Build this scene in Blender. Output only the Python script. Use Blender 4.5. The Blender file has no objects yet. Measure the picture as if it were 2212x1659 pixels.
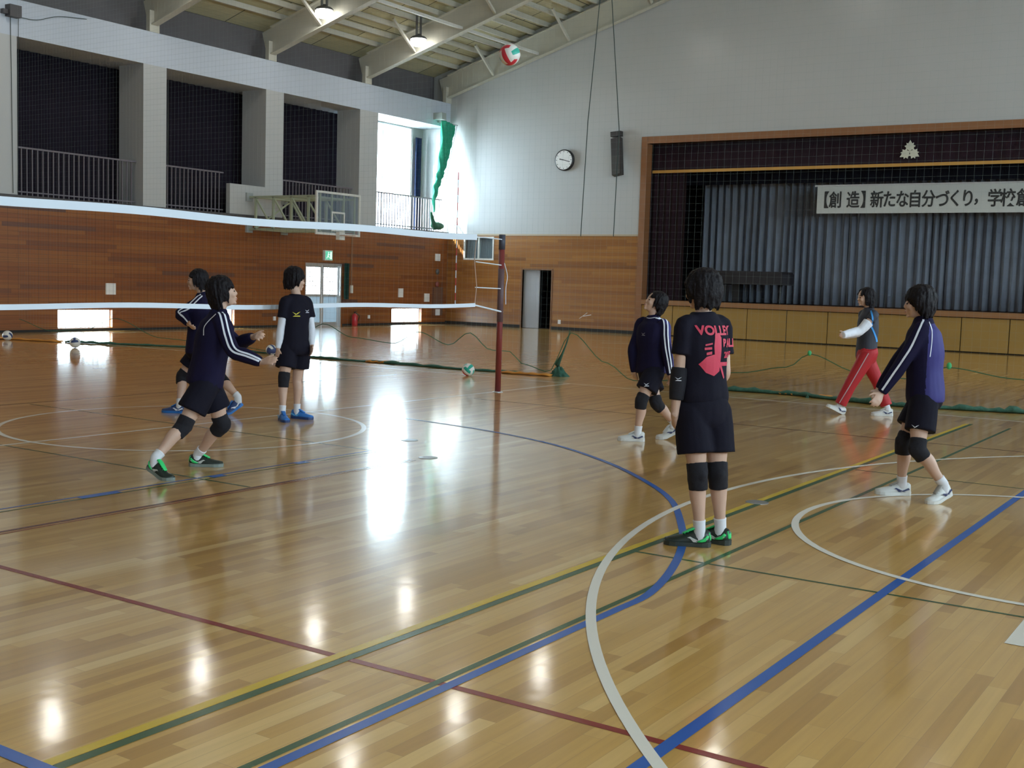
import bpy, bmesh, math, random
from mathutils import Vector, Matrix, noise
from mathutils.bvhtree import BVHTree
V = Vector; PI = math.pi
SC = bpy.context.scene; COL = SC.collection
random.seed(7)

# ---------------------------------------------------------------- camera
F_PX = 2536.1
cam = bpy.data.cameras.new('camera'); cam.lens = F_PX/2212*36; cam.sensor_width = 36; cam.clip_end = 300
co = bpy.data.objects.new('camera', cam); COL.objects.link(co)
R_ = ((0.83436520810727, 0.5503697067430914, 0.030461211394749717),
      (-0.07305715814277727, 0.055642338618446856, 0.9957743628941104),
      (-0.5463491110491654, 0.8330648930621154, -0.08663447814347958))
co.matrix_world = Matrix(((R_[0][0], R_[1][0], -R_[2][0], 0), (R_[0][1], R_[1][1], -R_[2][1], 0),
                          (R_[0][2], R_[1][2], -R_[2][2], 1.5705), (0, 0, 0, 1)))
SC.camera = co
# ---------------------------------------------------------------- view, world
SC.view_settings.view_transform = 'Standard'; SC.view_settings.look = 'None'
SC.view_settings.exposure = -0.05; SC.view_settings.gamma = 1.0
SC.view_settings.use_curve_mapping = False
SC.cycles.use_denoising = True
SC.cycles.max_bounces = 8; SC.cycles.diffuse_bounces = 5; SC.cycles.glossy_bounces = 4
SC.cycles.sample_clamp_indirect = 0
SKY = 30.0; LAMP_W = 20.0
w = bpy.data.worlds.new('sky'); SC.world = w; w.use_nodes = True
bg = w.node_tree.nodes['Background']; bg.inputs[0].default_value = (.74, .88, 1, 1); bg.inputs[1].default_value = SKY
def portal(loc, rot, sx, sy):       # a sampling aid for sky light through a real window opening
    l = bpy.data.lights.new('window_portal', 'AREA'); l.shape = 'RECTANGLE'; l.size = sx; l.size_y = sy
    l.cycles.is_portal = True
    o = bpy.data.objects.new('window_portal', l); o.location = loc; o.rotation_euler = rot; COL.objects.link(o)
XW, YB, XR, YF = -25.33, 34.11, 6.6, -9.0       # inner faces of the four walls
XM = -9.36                                      # middle of the hall
for y in (-5.2, 3.3, 11.8, 20.3, 28.8):
    portal((XR+1.5, y, 5.1), (0, PI/2, 0), 3.6, 3.4)
portal((-26.42, 31.85, 5.1), (0, -PI/2, 0), 3.6, 3.4)
sun = bpy.data.lights.new('sun', 'SUN'); sun.energy = 26; sun.angle = .02; sun.color = (1, .95, .86)
so = bpy.data.objects.new('sun', sun); so.rotation_euler = V((1.2, 2.1, -1.45)).to_track_quat('-Z', 'Y').to_euler(); so.location = (-40, 0, 30); COL.objects.link(so)

# ---------------------------------------------------------------- materials
MATS = {}
def mat(name, col=(.5, .5, .5), rough=.6, metal=0, spec=.5, var=0, vscale=3, emit=None, es=1, coat=0, bump=0, bscale=40, sheen=0, alpha=1):
    if name in MATS: return MATS[name]
    m = bpy.data.materials.new(name); m.use_nodes = True; MATS[name] = m
    nt = m.node_tree; b = nt.nodes['Principled BSDF']
    b.inputs['Base Color'].default_value = (*col, 1); b.inputs['Roughness'].default_value = rough
    b.inputs['Metallic'].default_value = metal; b.inputs['Specular IOR Level'].default_value = spec
    b.inputs['Coat Weight'].default_value = coat; b.inputs['Sheen Weight'].default_value = sheen
    b.inputs['Alpha'].default_value = alpha
    if emit: b.inputs['Emission Color'].default_value = (*emit, 1); b.inputs['Emission Strength'].default_value = es
    tc = nt.nodes.new('ShaderNodeTexCoord')
    if var:
        n = nt.nodes.new('ShaderNodeTexNoise'); n.inputs['Scale'].default_value = vscale; n.inputs['Detail'].default_value = 4
        nt.links.new(tc.outputs['Object'], n.inputs['Vector'])
        mx = nt.nodes.new('ShaderNodeMixRGB'); mx.inputs[1].default_value = (*[c*(1-var) for c in col], 1)
        mx.inputs[2].default_value = (*[min(1, c*(1+var)) for c in col], 1)
        nt.links.new(n.outputs['Fac'], mx.inputs[0]); nt.links.new(mx.outputs[0], b.inputs['Base Color'])
    if bump:
        n = nt.nodes.new('ShaderNodeTexNoise'); n.inputs['Scale'].default_value = bscale; n.inputs['Detail'].default_value = 3
        nt.links.new(tc.outputs['Object'], n.inputs['Vector'])
        bp = nt.nodes.new('ShaderNodeBump'); bp.inputs['Strength'].default_value = bump; bp.inputs['Distance'].default_value = .01
        nt.links.new(n.outputs['Fac'], bp.inputs['Height']); nt.links.new(bp.outputs[0], b.inputs['Normal'])
    return m
def boards(name, cols, axis, length, width, rough, mortar=.002, coat=0, bump=.15, darkmix=(.5, .5, .5), grain=.35, spec=.5, wavy=0):
    """staggered boards; axis = which object axis runs along the boards ('x','y'), second = across axis"""
    m = bpy.data.materials.new(name); m.use_nodes = True; MATS[name] = m; nt = m.node_tree; L = nt.links.new
    b = nt.nodes['Principled BSDF']; tc = nt.nodes.new('ShaderNodeTexCoord'); sp = nt.nodes.new('ShaderNodeSeparateXYZ')
    L(tc.outputs['Object'], sp.inputs[0]); cb = nt.nodes.new('ShaderNodeCombineXYZ')
    L(sp.outputs['XYZ'.index(axis[0])], cb.inputs[0]); L(sp.outputs['XYZ'.index(axis[1])], cb.inputs[1])
    br = nt.nodes.new('ShaderNodeTexBrick'); br.offset = .37; br.offset_frequency = 2; br.squash = 1
    br.inputs['Scale'].default_value = 1; br.inputs['Brick Width'].default_value = length; br.inputs['Row Height'].default_value = width
    br.inputs['Mortar Size'].default_value = mortar; br.inputs['Bias'].default_value = 0
    br.inputs['Color1'].default_value = (0, 0, 0, 1); br.inputs['Color2'].default_value = (1, 1, 1, 1); br.inputs['Mortar'].default_value = (.5, .5, .5, 1)
    L(cb.outputs[0], br.inputs['Vector'])
    # a per-row shift so that joints do not line up
    row = nt.nodes.new('ShaderNodeMath'); row.operation = 'DIVIDE'; row.inputs[1].default_value = width; L(sp.outputs['XYZ'.index(axis[1])], row.inputs[0])
    fl = nt.nodes.new('ShaderNodeMath'); fl.operation = 'FLOOR'; L(row.outputs[0], fl.inputs[0])
    wn = nt.nodes.new('ShaderNodeTexWhiteNoise'); wn.noise_dimensions = '1D'; L(fl.outputs[0], wn.inputs['W'])
    sh = nt.nodes.new('ShaderNodeMath'); sh.operation = 'MULTIPLY_ADD'; sh.inputs[1].default_value = length*3; L(wn.outputs['Value'], sh.inputs[0]); L(sp.outputs['XYZ'.index(axis[0])], sh.inputs[2])
    L(sh.outputs[0], cb.inputs[0])
    ramp = nt.nodes.new('ShaderNodeValToRGB'); e = ramp.color_ramp.elements
    for i, (p, c) in enumerate(cols):
        if i < 2: el = e[i]; el.position = p
        else: el = e.new(p)
        el.color = (*c, 1)
    L(br.outputs['Color'], ramp.inputs[0])
    gv = nt.nodes.new('ShaderNodeMapping'); s = [30, 30, 30]; s['XYZ'.index(axis[0])] = 1.2; gv.inputs['Scale'].default_value = s
    L(tc.outputs['Object'], gv.inputs['Vector']); gn = nt.nodes.new('ShaderNodeTexNoise'); gn.inputs['Scale'].default_value = 1.0; gn.inputs['Detail'].default_value = 6
    L(gv.outputs[0], gn.inputs['Vector'])
    mx = nt.nodes.new('ShaderNodeMixRGB'); mx.blend_type = 'MULTIPLY'; L(ramp.outputs[0], mx.inputs[1]); mx.inputs[0].default_value = grain
    gr = nt.nodes.new('ShaderNodeValToRGB'); gr.color_ramp.elements[0].position = .3; gr.color_ramp.elements[0].color = (.45, .4, .35, 1); gr.color_ramp.elements[1].position = .62
    L(gn.outputs['Fac'], gr.inputs[0]); L(gr.outputs[0], mx.inputs[2])
    m2 = nt.nodes.new('ShaderNodeMixRGB'); L(br.outputs['Fac'], m2.inputs[0]); L(mx.outputs[0], m2.inputs[1]); m2.inputs[2].default_value = (*darkmix, 1)
    L(m2.outputs[0], b.inputs['Base Color'])
    b.inputs['Roughness'].default_value = rough; b.inputs['Coat Weight'].default_value = coat; b.inputs['Coat Roughness'].default_value = .105; b.inputs['Coat IOR'].default_value = 1.43
    b.inputs['Specular IOR Level'].default_value = spec
    if name == 'court_floor_boards':     # the lacquer is slightly uneven
        wv = nt.nodes.new('ShaderNodeTexNoise'); wv.inputs['Scale'].default_value = 8; wv.inputs['Detail'].default_value = 1
        L(tc.outputs['Object'], wv.inputs['Vector']); b2 = nt.nodes.new('ShaderNodeBump'); b2.inputs['Strength'].default_value = .3; b2.inputs['Distance'].default_value = .0015
        L(wv.outputs['Fac'], b2.inputs['Height']); L(b2.outputs[0], b.inputs['Coat Normal'])
    if bump:
        bp = nt.nodes.new('ShaderNodeBump'); bp.inputs['Strength'].default_value = bump; bp.inputs['Distance'].default_value = .002; bp.invert = True
        L(br.outputs['Fac'], bp.inputs['Height']); L(bp.outputs[0], b.inputs['Normal'])
        if wavy:   # each board lies at a very slightly different level, finish slightly uneven
            wv = nt.nodes.new('ShaderNodeTexNoise'); wv.inputs['Scale'].default_value = 9; wv.inputs['Detail'].default_value = 2
            L(tc.outputs['Object'], wv.inputs['Vector']); b2 = nt.nodes.new('ShaderNodeBump'); b2.inputs['Strength'].default_value = wavy; b2.inputs['Distance'].default_value = .003
            L(wv.outputs['Fac'], b2.inputs['Height']); L(bp.outputs[0], b2.inputs['Normal']); L(b2.outputs[0], b.inputs['Normal'])
    return m
FLOOR = boards('court_floor_boards', [(0, (.48, .25, .06)), (1, (.78, .51, .19)), (.25, (.61, .345, .085)), (.7, (.66, .385, .108)), (.93, (.71, .43, .135))], 'YX', .95, .075, .3, .0006, 1.0, 0, (.34, .2, .08), .22, .3, .0)
WOODL = boards('shaded_side_wall_boards', [(0, (.12, .055, .04)), (1, (.29, .105, .026)), (.1, (.21, .064, .017)), (.5, (.26, .084, .02))], 'YZ', 2.6, .105, .35, .003, 0, .2, (.1, .04, .015), .3)  # same timber as the stage wall, backlit shade put into its darker browns
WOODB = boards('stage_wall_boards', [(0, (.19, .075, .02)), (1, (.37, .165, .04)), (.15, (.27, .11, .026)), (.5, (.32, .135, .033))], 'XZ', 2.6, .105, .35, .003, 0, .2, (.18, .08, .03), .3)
WHITE = mat('white_wall_paint', (.46, .47, .47), .3, var=.03, vscale=1.5)
WHITE2 = mat('white_beam_paint', (.5, .55, .63), .6, var=.03)
GREYC = mat('grey_concrete_soffit', (.3, .3, .28), .8, var=.06)
DGREY = mat('dark_grey_metal', (.07, .065, .07), .5)
LOUV = mat('dark_clerestory_panel', (.13, .12, .125), .7, var=.15, vscale=2)
STEEL = mat('khaki_painted_steel', (.52, .51, .44), .5, var=.05)
DECK = boards('roof_underside_boards', [(0, (.42, .4, .25)), (1, (.66, .64, .44)), (.4, (.52, .5, .32)), (.7, (.57, .55, .38))], 'YX', 1.8, .9, .8, .02, 0, .2, (.1, .1, .07), .3)
MAROON = mat('dark_maroon_velvet', (.035, .012, .022), .9, var=.2, sheen=.1)
GOLD = mat('gold_trim', (.5, .27, .06), .6, var=.15)
CURT = mat('grey_blue_curtain_cloth', (.33, .37, .45), .75, var=.25, vscale=2)
BLACKC = mat('blackout_cloth', (.02, .013, .03), .9, var=.2)
FRAMEW = mat('stage_frame_wood', (.25, .11, .045), .5, var=.15)
APRON = mat('stage_panel_wood', (.35, .21, .055), .45, var=.08, vscale=2)
DARK = mat('dark_gap', (.02, .018, .016), .8)
ALU = mat('aluminium', (.6, .62, .64), .35, metal=.6)
CREAM = mat('cream_paint', (.7, .7, .66), .5)
PAPER = mat('white_paper', (.75, .75, .74), .7)
GREENP = mat('pale_green_steel', (.36, .41, .3), .5, var=.08)
NETG = mat('green_net_cord', (.02, .11, .06), .8, var=.3, vscale=8)
NETB = mat('thin_grey_green_cord', (.24, .3, .3), .8)
CORDD = mat('dark_cord', (.03, .05, .045), .8)
TAPE = mat('white_net_tape', (.72, .8, .9), .6)
NBLK = mat('black_net_cord', (.02, .02, .03), .8)
REDP = mat('dark_red_post_paint', (.2, .03, .03), .35, var=.2)
BLK = mat('black_plastic', (.02, .02, .022), .4)
LW = mat('white_line_paint', (.78, .74, .66), .25)
LB = mat('blue_line_paint', (.02, .11, .42), .25)
LR = mat('red_line_paint', (.24, .025, .02), .25)
LY = mat('yellow_line_paint', (.62, .42, .03), .25)
LG = mat('green_line_paint', (.03, .09, .035), .25)
LD = mat('dark_red_line_paint', (.13, .03, .02), .25)
SKIN = mat('skin', (.56, .36, .27), .5, var=.06, vscale=12)
HAIR = mat('black_hair', (.007, .005, .007), .6, spec=.2, bump=.4, bscale=90)
NAVY = mat('navy_jersey', (.008, .006, .03), .85, spec=.2, var=.2, bump=.15, bscale=200)
NAVYB = mat('bright_navy_jersey', (.022, .018, .15), .7, var=.15)
BLKC = mat('black_jersey', (.007, .006, .014), .85, spec=.2, var=.25, bump=.15, bscale=200)
PADM = mat('black_knit', (.008, .007, .012), .9, bump=.3, bscale=250)
WCL = mat('white_cloth', (.72, .74, .82), .7)
SOCKM = mat('white_sock', (.7, .7, .74), .8)
REDC = mat('red_track_cloth', (.42, .012, .02), .65, var=.12)
VEST = mat('charcoal_track_cloth', (.03, .033, .05), .7, var=.15)
CYAN = mat('bright_blue_stripe', (.04, .3, .75), .6)
PRINT = mat('red_shirt_print', (.55, .03, .07), .6)
EYEM = mat('eye_dark', (.02, .015, .015), .2)
LIPM = mat('lip', (.42, .16, .14), .45)

# ---------------------------------------------------------------- object helpers
ORG = {}
def link(name, bm, mats, parent=None, smooth=False, origin=None):
    me = bpy.data.meshes.new(name)
    if parent is not None: org = ORG[parent.name]
    elif origin is not None: org = V(origin)
    else: org = V((0, 0, 0))
    if isinstance(bm, bpy.types.Mesh): me = bm; me.name = name; me.transform(Matrix.Translation(-org))
    else:
        bmesh.ops.translate(bm, verts=bm.verts, vec=-org)
        bmesh.ops.recalc_face_normals(bm, faces=bm.faces)
        bm.to_mesh(me); bm.free()
    if not isinstance(mats, (list, tuple)): mats = [mats]
    if len(me.materials): me.materials.clear()
    for m in mats: me.materials.append(m)
    if smooth: me.polygons.foreach_set('use_smooth', [True]*len(me.polygons))
    o = bpy.data.objects.new(name, me); COL.objects.link(o)
    if parent is not None: o.parent = parent
    else: o.location = org
    ORG[o.name] = org
    return o
def tag(o, label, cat, group=None, kind=None):
    if label: o['label'] = label
    if cat: o['category'] = cat
    if group: o['group'] = group
    if kind: o['kind'] = kind
    return o
def thing(name, loc, label, cat, group=None, kind=None):
    o = bpy.data.objects.new(name, None); COL.objects.link(o); o.location = loc; o.empty_display_size = .1
    ORG[o.name] = V(loc); return tag(o, label, cat, group, kind)
def struct(name, bm, mats, smooth=False, label=None):
    o = link(name, bm, mats, None, smooth); o['kind'] = 'structure'
    if label: o['label'] = label
    return o
def copy_tree(o, parent=None):
    c = o.copy(); COL.objects.link(c); c.parent = parent; ORG[c.name] = ORG[o.name]
    for ch in list(o.children): copy_tree(ch, c)
    return c
def B(): return bmesh.new()
def box(bm, x0, x1, y0, y1, z0, z1, mi=0):
    vs = [bm.verts.new(p) for p in ((x0,y0,z0),(x1,y0,z0),(x1,y1,z0),(x0,y1,z0),(x0,y0,z1),(x1,y0,z1),(x1,y1,z1),(x0,y1,z1))]
    for f in ((0,3,2,1),(4,5,6,7),(0,1,5,4),(1,2,6,5),(2,3,7,6),(3,0,4,7)):
        fc = bm.faces.new([vs[i] for i in f]); fc.material_index = mi
    return bm
def bar(bm, a, b, w, h=None, up=(0, 0, 1), mi=0):
    a = V(a); b = V(b); h = h or w; t = (b-a).normalized(); u = V(up)
    if abs(t.dot(u)) > .98: u = V((1, 0, 0))
    s = t.cross(u).normalized(); u = s.cross(t)
    vs = [bm.verts.new(p + s*w/2*i + u*h/2*j) for p in (a, b) for i, j in ((-1,-1),(1,-1),(1,1),(-1,1))]
    for f in ((0,1,2,3),(7,6,5,4),(0,4,5,1),(1,5,6,2),(2,6,7,3),(3,7,4,0)):
        fc = bm.faces.new([vs[i] for i in f]); fc.material_index = mi
    return bm
def crv(pts, n):
    """Catmull-Rom through tuples of any length"""
    P = [list(p) for p in pts]; P = [[2*a-b for a, b in zip(P[0], P[1])]] + P + [[2*a-b for a, b in zip(P[-1], P[-2])]]
    out = []
    for i in range(1, len(P)-2):
        for k in range(n):
            t = k/n; out.append([.5*(2*b+(c-a)*t+(2*a-5*b+4*c-d)*t*t+(3*b-a-3*c+d)*t**3) for a, b, c, d in zip(P[i-1], P[i], P[i+1], P[i+2])])
    out.append(P[-2]); return out
def loft(bm, pts, rad, ref=(1, 0, 0), n=14, sub=3, mi=0, cap=True):
    """pts: centres; rad: (r along ref, r across); closed ends"""
    Q = crv([tuple(p)+tuple(r) for p, r in zip(pts, rad)], sub) if sub > 1 else [tuple(p)+tuple(r) for p, r in zip(pts, rad)]
    rings = []; ref = V(ref)
    C = [V(q[:3]) for q in Q]
    for i, q in enumerate(Q):
        t = (C[min(i+1, len(C)-1)]-C[max(i-1, 0)]).normalized()
        s = (ref - t*ref.dot(t))
        if s.length < 1e-3: s = V((0, 0, 1)) - t*t.z
        s.normalize(); u = t.cross(s)
        rings.append([bm.verts.new(C[i]+s*math.cos(2*PI*k/n)*abs(q[3])+u*math.sin(2*PI*k/n)*abs(q[4])) for k in range(n)])
    for a, b in zip(rings, rings[1:]):
        for k in range(n):
            f = bm.faces.new((a[k], a[(k+1) % n], b[(k+1) % n], b[k])); f.material_index = mi
    if cap:
        for r in (rings[0][::-1], rings[-1]):
            f = bm.faces.new(r); f.material_index = mi
    return bm
def tube(bm, pts, r, n=6, mi=0, sub=1):
    return loft(bm, pts, [(r, r)]*len(pts), (.31, .2, .9), n, sub, mi)
def ell(bm, c, rad, X=(1, 0, 0), Y=(0, 1, 0), n=16, m=10, mi=0):
    c = V(c); X = V(X).normalized(); Y = V(Y); Y = (Y-X*Y.dot(X)).normalized(); Z = X.cross(Y)
    M = Matrix(((X.x*rad[0], Y.x*rad[1], Z.x*rad[2], c.x), (X.y*rad[0], Y.y*rad[1], Z.y*rad[2], c.y), (X.z*rad[0], Y.z*rad[1], Z.z*rad[2], c.z), (0, 0, 0, 1)))
    r = bmesh.ops.create_uvsphere(bm, u_segments=n, v_segments=m, radius=1, matrix=M)
    for v in r['verts']:
        for f in v.link_faces: f.material_index = mi
def lathe(bm, c, prof, n=24, mi=0):
    c = V(c); rings = [[bm.verts.new(c+V((r*math.cos(2*PI*k/n), r*math.sin(2*PI*k/n), z))) for k in range(n)] for r, z in prof]
    for a, b in zip(rings, rings[1:]):
        for k in range(n): bm.faces.new((a[k], a[(k+1) % n], b[(k+1) % n], b[k])).material_index = mi
    for r in (rings[0][::-1], rings[-1]): bm.faces.new(r).material_index = mi
def holed(bm, axis, pos, th, u0, u1, v0, v1, holes, mi=0):
    """a slab normal to axis (0:x, 1:y) from pos to pos+th, spanning u (the other horizontal) and v = z, with rectangular holes"""
    us = sorted({u0, u1, *[h[0] for h in holes], *[h[1] for h in holes]}); vs = sorted({v0, v1, *[h[2] for h in holes], *[h[3] for h in holes]})
    for a, b in zip(us, us[1:]):
        run = []
        for c, d in zip(vs, vs[1:]):
            if any(h[0] <= a and b <= h[1] and h[2] <= c and d <= h[3] for h in holes): continue
            if run and run[-1][1] == c: run[-1][1] = d
            else: run.append([c, d])
        for c, d in run:
            if axis == 0: box(bm, pos, pos+th, a, b, c, d, mi)
            else: box(bm, a, b, pos, pos+th, c, d, mi)
    return bm
def pleats(p0, p1, z0, z1, amp, period, out, seed=0, gather=0, nz=6):
    """a hanging cloth from p0 to p1 (xy) with vertical folds; thickness comes from a second skin"""
    bm = B(); p0 = V((*p0, 0)); p1 = V((*p1, 0)); L = (p1-p0).length; n = max(8, int(L/period*8)); d = (p1-p0)/L; o = V((*out, 0)).normalized()
    grid = []
    for j in range(nz+1):
        z = z0+(z1-z0)*j/nz; row = []
        for i in range(n+1):
            s = L*i/n; ph = 2*PI*s/period + 1.6*noise.noise(V((s*.9, seed, 0)))*2
            a = amp*(.75+.5*noise.noise(V((s*1.7, seed+5, z*.25))))
            row.append(bm.verts.new(p0+d*(s+a*.35*math.sin(2*ph))+o*(a*math.sin(ph))+V((0, 0, z))))
        grid.append(row)
    for j in range(nz):
        for i in range(n): bm.faces.new((grid[j][i], grid[j][i+1], grid[j+1][i+1], grid[j+1][i]))
    r = bmesh.ops.solidify(bm, geom=list(bm.faces), thickness=.012)
    return bm
CXS = [-11.92, -11.66, -11.11, -10.81, -10.4, -10.03, -9.65, -9.29, -8.91, -8.52, -8.18, -7.82, -7.59, -7.09, -6.74, -6.34]   # centres of the banner characters
# ================================================================ the room
# floor with its painted lines
bm = B(); box(bm, XW-1.7, XR+2, YF-.5, YB+.3, -.12, 0)
floor = struct('floor', bm, FLOOR); floor['label'] = 'glossy pale maple gymnasium floor with painted court lines'
def line(pts, wd, m, label, z=.0012, closed=False):
    bm = B(); P = [V((x, y, z)) for x, y in pts]; n = len(P); Lf = []; Rt = []
    for i, p in enumerate(P):
        a = P[(i-1) % n] if closed or i else p; b = P[(i+1) % n] if closed or i < n-1 else p
        t = (b-a).normalized(); s = V((-t.y, t.x, 0))*wd/2
        Lf.append(bm.verts.new(p+s)); Rt.append(bm.verts.new(p-s))
    for i in range(n if closed else n-1):
        j = (i+1) % n; bm.faces.new((Lf[i], Rt[i], Rt[j], Lf[j]))
    ORG['floor'] = V((0, 0, 0))
    o = link('court_line', bm, m, floor); o['label'] = label; return o
def circ(cx, cy, r, a0=0, a1=360, n=96): return [(cx+r*math.cos(math.radians(a0+(a1-a0)*i/n)), cy+r*math.sin(math.radians(a0+(a1-a0)*i/n))) for i in range(n+1)]
CX, CY = -9.35, 8.2
line([(-.0-15.0, 3.60), (3, 3.60)], .04, LR, 'dark red line crossing the foreground', .001)
line([(-12.1, 5), (-12.1, 15)], .035, LD, 'thin dark red line beyond the white circle', .001)
line([(-12, 8.19), (-6.9, 8.19)], .025, LG, 'thin dark line through the far white circle', .001)
line([(CX, .5), (CX, 15.95)], .045, LW, 'white halfway line under the net', .0016)
line(circ(CX, CY, 1.8)[:-1], .05, LW, 'white centre circle around the far players', .0018, True)
line([(-22.6, 15.93), (4.2, 15.93)], .045, LW, 'white far side line', .0016)
line([(-24.4, 17), (-24.4, 34)], .05, LW, 'white line along the window wall', .0016)
line(circ(-16.6, 29.9, 2.4, -60, 60, 30), .05, LW, 'white arc in front of the stage wall', .0016)
line(circ(3.31, CY, 6.87, 104, 256, 120), .05, LW, 'wide white three-point arc', .0024)
line(circ(-.97, CY, 1.8)[:-1], .05, LW, 'small white free-throw circle', .0024, True)
line([(-3.185, 2.22), (-3.185, 15.1)], .05, LY, 'yellow line beside a green one', .0016)
line([(-3.135, 2.22), (-3.135, 15.1)], .045, LG, 'dark green line beside the yellow one', .0014)
line([(-2.67, 1.2), (-2.67, 15.0)], .035, LG, 'dark green line behind the blue one', .0013)
line([(-2.61, 1.2), (-2.61, 5.0)], .05, LB, 'blue line running into the blue arc', .002)
line([(q[0], q[1]) for q in crv([(-2.61, 4.95), (-2.62, 5.33), (-2.76, 5.89), (-2.99, 6.52), (-3.28, 7.11), (-3.68, 7.80), (-4.16, 8.38), (-4.93, 9.10), (-5.9, 9.75), (-7.0, 10.15), (-8.2, 10.35)], 6)], .05, LB, 'blue goal-area arc', .0022)
line([(-1.665, 1.5), (-1.665, 14.8)], .055, LB, 'wide blue line across the right foreground', .002)
line([(-9.3, 2.2), (-2.6, 2.2)], .055, LB, 'blue line in the lower left corner', .002)
line([(-6.87, .8), (-6.87, 8.5)], .022, LB, 'thin blue line left of the players', .0014)
line([(-6.79, .8), (-6.79, 8.5)], .02, LG, 'thin green line left of the players', .0014)
for a, b in ((5.04, 5.37), (6.22, 6.36), (7.15, 7.29)): line([(-6.83, a), (-6.83, b)], .075, LB, 'short wide blue dash', .002)
line([(-6.27, .8), (-6.27, 8.0)], .04, LD, 'dark red double line', .0014)
line([(-6.22, .8), (-6.22, 8.0)], .018, LR, 'thin red edge of the double line', .0016)
line([(-9.4, 6.12), (-6.3, 6.12)], .025, LG, 'thin green cross line at the far circle', .001)
line([(-3.12, 6.15), (3, 6.15)], .025, LG, 'thin green cross line in the right foreground', .001)
line([(-3.1, 10.33), (3, 10.33)], .025, LG, 'thin green cross line behind the right player', .001)
line([(-9.0, 12.8), (1, 12.8)], .03, LD, 'thin dark red cross line', .001)
line([(-.88, 5.62), (-.88, 6.15)], .17, LW, 'white lane block mark', .002)
for i, (x, y) in enumerate(((-7.06, 8.97), (-6.24, 8.2), (-3.17, 8.19))):
    bm = B(); lathe(bm, (x, y, 0), [(.085, 0.0004), (.085, .003), (.07, .0042), (.0, .0042)] if 0 else [(.085, .0004), (.085, .003), (.06, .0045)], 20)
    o = link('socket_cover', bm, mat('dull_metal', (.3, .31, .32), .35, metal=.7), floor); o['label'] = 'round metal floor socket cover'

# window side wall (left)
LOWW = [(9.55, 11.15, .08, .55), (13.8, 15.4, .08, .55), (18.08, 19.7, .08, .55), (22.32, 23.92, .08, .55), (31.05, 32.7, .08, .55)]
DOORL = (26.83, 28.5, 0, 1.97)
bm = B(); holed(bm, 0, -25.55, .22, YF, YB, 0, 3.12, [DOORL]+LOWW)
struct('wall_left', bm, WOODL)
bm = B(); box(bm, -27.1, -25.30, YF, YB, 3.12, 3.27); struct('trim_1', bm, DGREY)            # gallery floor edge
bm = B(); box(bm, -27.1, -25.33, YF, YB, 6.95, 7.8); struct('trim_2', bm, WHITE2)             # long beam above the gallery
bm = B(); box(bm, -26.9, -26.82, YF, 29.95, 3.27, 6.95); holed(bm, 0, -26.66, .12, 29.95, YB, 3.27, 6.95, [(30.15, 33.5, 3.32, 6.93)]); struct('wall_gallery', bm, GREYC)
bm = B(); box(bm, -26.3, -26.1, YF, YB, 7.8, 9.0)
struct('wall_clerestory', bm, LOUV)
bm = B(); box(bm, -25.33, -25.29, YF, DOORL[0]-.06, 0, .06); box(bm, -25.33, -25.29, DOORL[1]+.06, YB, 0, .06); struct('baseboard_left', bm, DARK)
# stage wall
SX0, SX1, SZ1 = -17.45, -1.25, 6.1
DOORB = (-22.07, -20.9, 0, 2.0); WINB = (-24.59, -23.3, 2.3, 3.12)
bm = B(); holed(bm, 1, YB, .25, XW, SX0, 0, 3.2, [DOORB, WINB], 0); box(bm, SX1, XR, YB, YB+.25, 0, 3.2, 0)
holed(bm, 1, YB, .25, -27.3, XR+2, 3.2, 7.8, [(SX0, SX1, 3.2, SZ1)], 1)
ridge = 7.8+.3*(XM+25.33)+1.3
vs = [bm.verts.new(p) for p in ((-27.3, YB, 7.8), (XR+2, YB, 7.8), (XR+2, YB, 8.8), (XM, YB, ridge+.4), (-27.3, YB, 8.8),
                                (-27.3, YB+.25, 7.8), (XR+2, YB+.25, 7.8), (XR+2, YB+.25, 8.8), (XM, YB+.25, ridge+.4), (-27.3, YB+.25, 8.8))]
for f in ((0,1,2,3,4), (9,8,7,6,5), (0,5,6,1), (1,6,7,2), (2,7,8,3), (3,8,9,4), (4,9,5,0)): bm.faces.new([vs[i] for i in f]).material_index = 1
struct('wall_back', bm, [WOODB, WHITE])
bm = B(); box(bm, XW, DOORB[0]-.05, YB-.03, YB, 0, .1); box(bm, DOORB[1]+.05, SX0-.2, YB-.03, YB, 0, .1); struct('baseboard_back', bm, DARK)
bm = B(); box(bm, XW, SX0-.2, YB-.02, YB, 3.16, 3.22); struct('trim_3', bm, mat('pale_wood_bead', (.45, .36, .25), .5))
# opposite wall with its open gallery windows, rear wall
bays = [(y-1.7, y+1.7, 3.3, 6.9) for y in (-5.2, -.95, 3.3, 7.55, 11.8, 16.05, 20.3, 24.55, 28.8, 32.1)]
bays = bays[0:10:2]
bm = B(); box(bm, XR, XR+.2, YF, YB, 0, 3.2, 0); box(bm, XR, XR+1.8, YF, YB, 3.2, 3.3, 0)
holed(bm, 0, XR+1.6, .2, YF, YB, 3.3, 6.95, bays, 1); box(bm, XR, XR+1.8, YF, YB, 6.95, 9.1, 1)
struct('wall_right', bm, [WOODL, WHITE])
bm = B(); box(bm, -27.3, XR+2, YF-.2, YF, 0, 3.2, 0)
box(bm, -27.3, XR+2, YF-.2, YF, 3.2, 8.8, 1)
vs = [bm.verts.new(p) for p in ((-27.3, YF, 8.8), (XR+2, YF, 8.8), (XM, YF, ridge+.4), (-27.3, YF-.2, 8.8), (XR+2, YF-.2, 8.8), (XM, YF-.2, ridge+.4))]
for f in ((0,1,2), (5,4,3), (0,3,4,1), (1,4,5,2), (2,5,3,0)): bm.faces.new([vs[i] for i in f]).material_index = 1
struct('wall_front', bm, [WOODL, WHITE])
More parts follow.
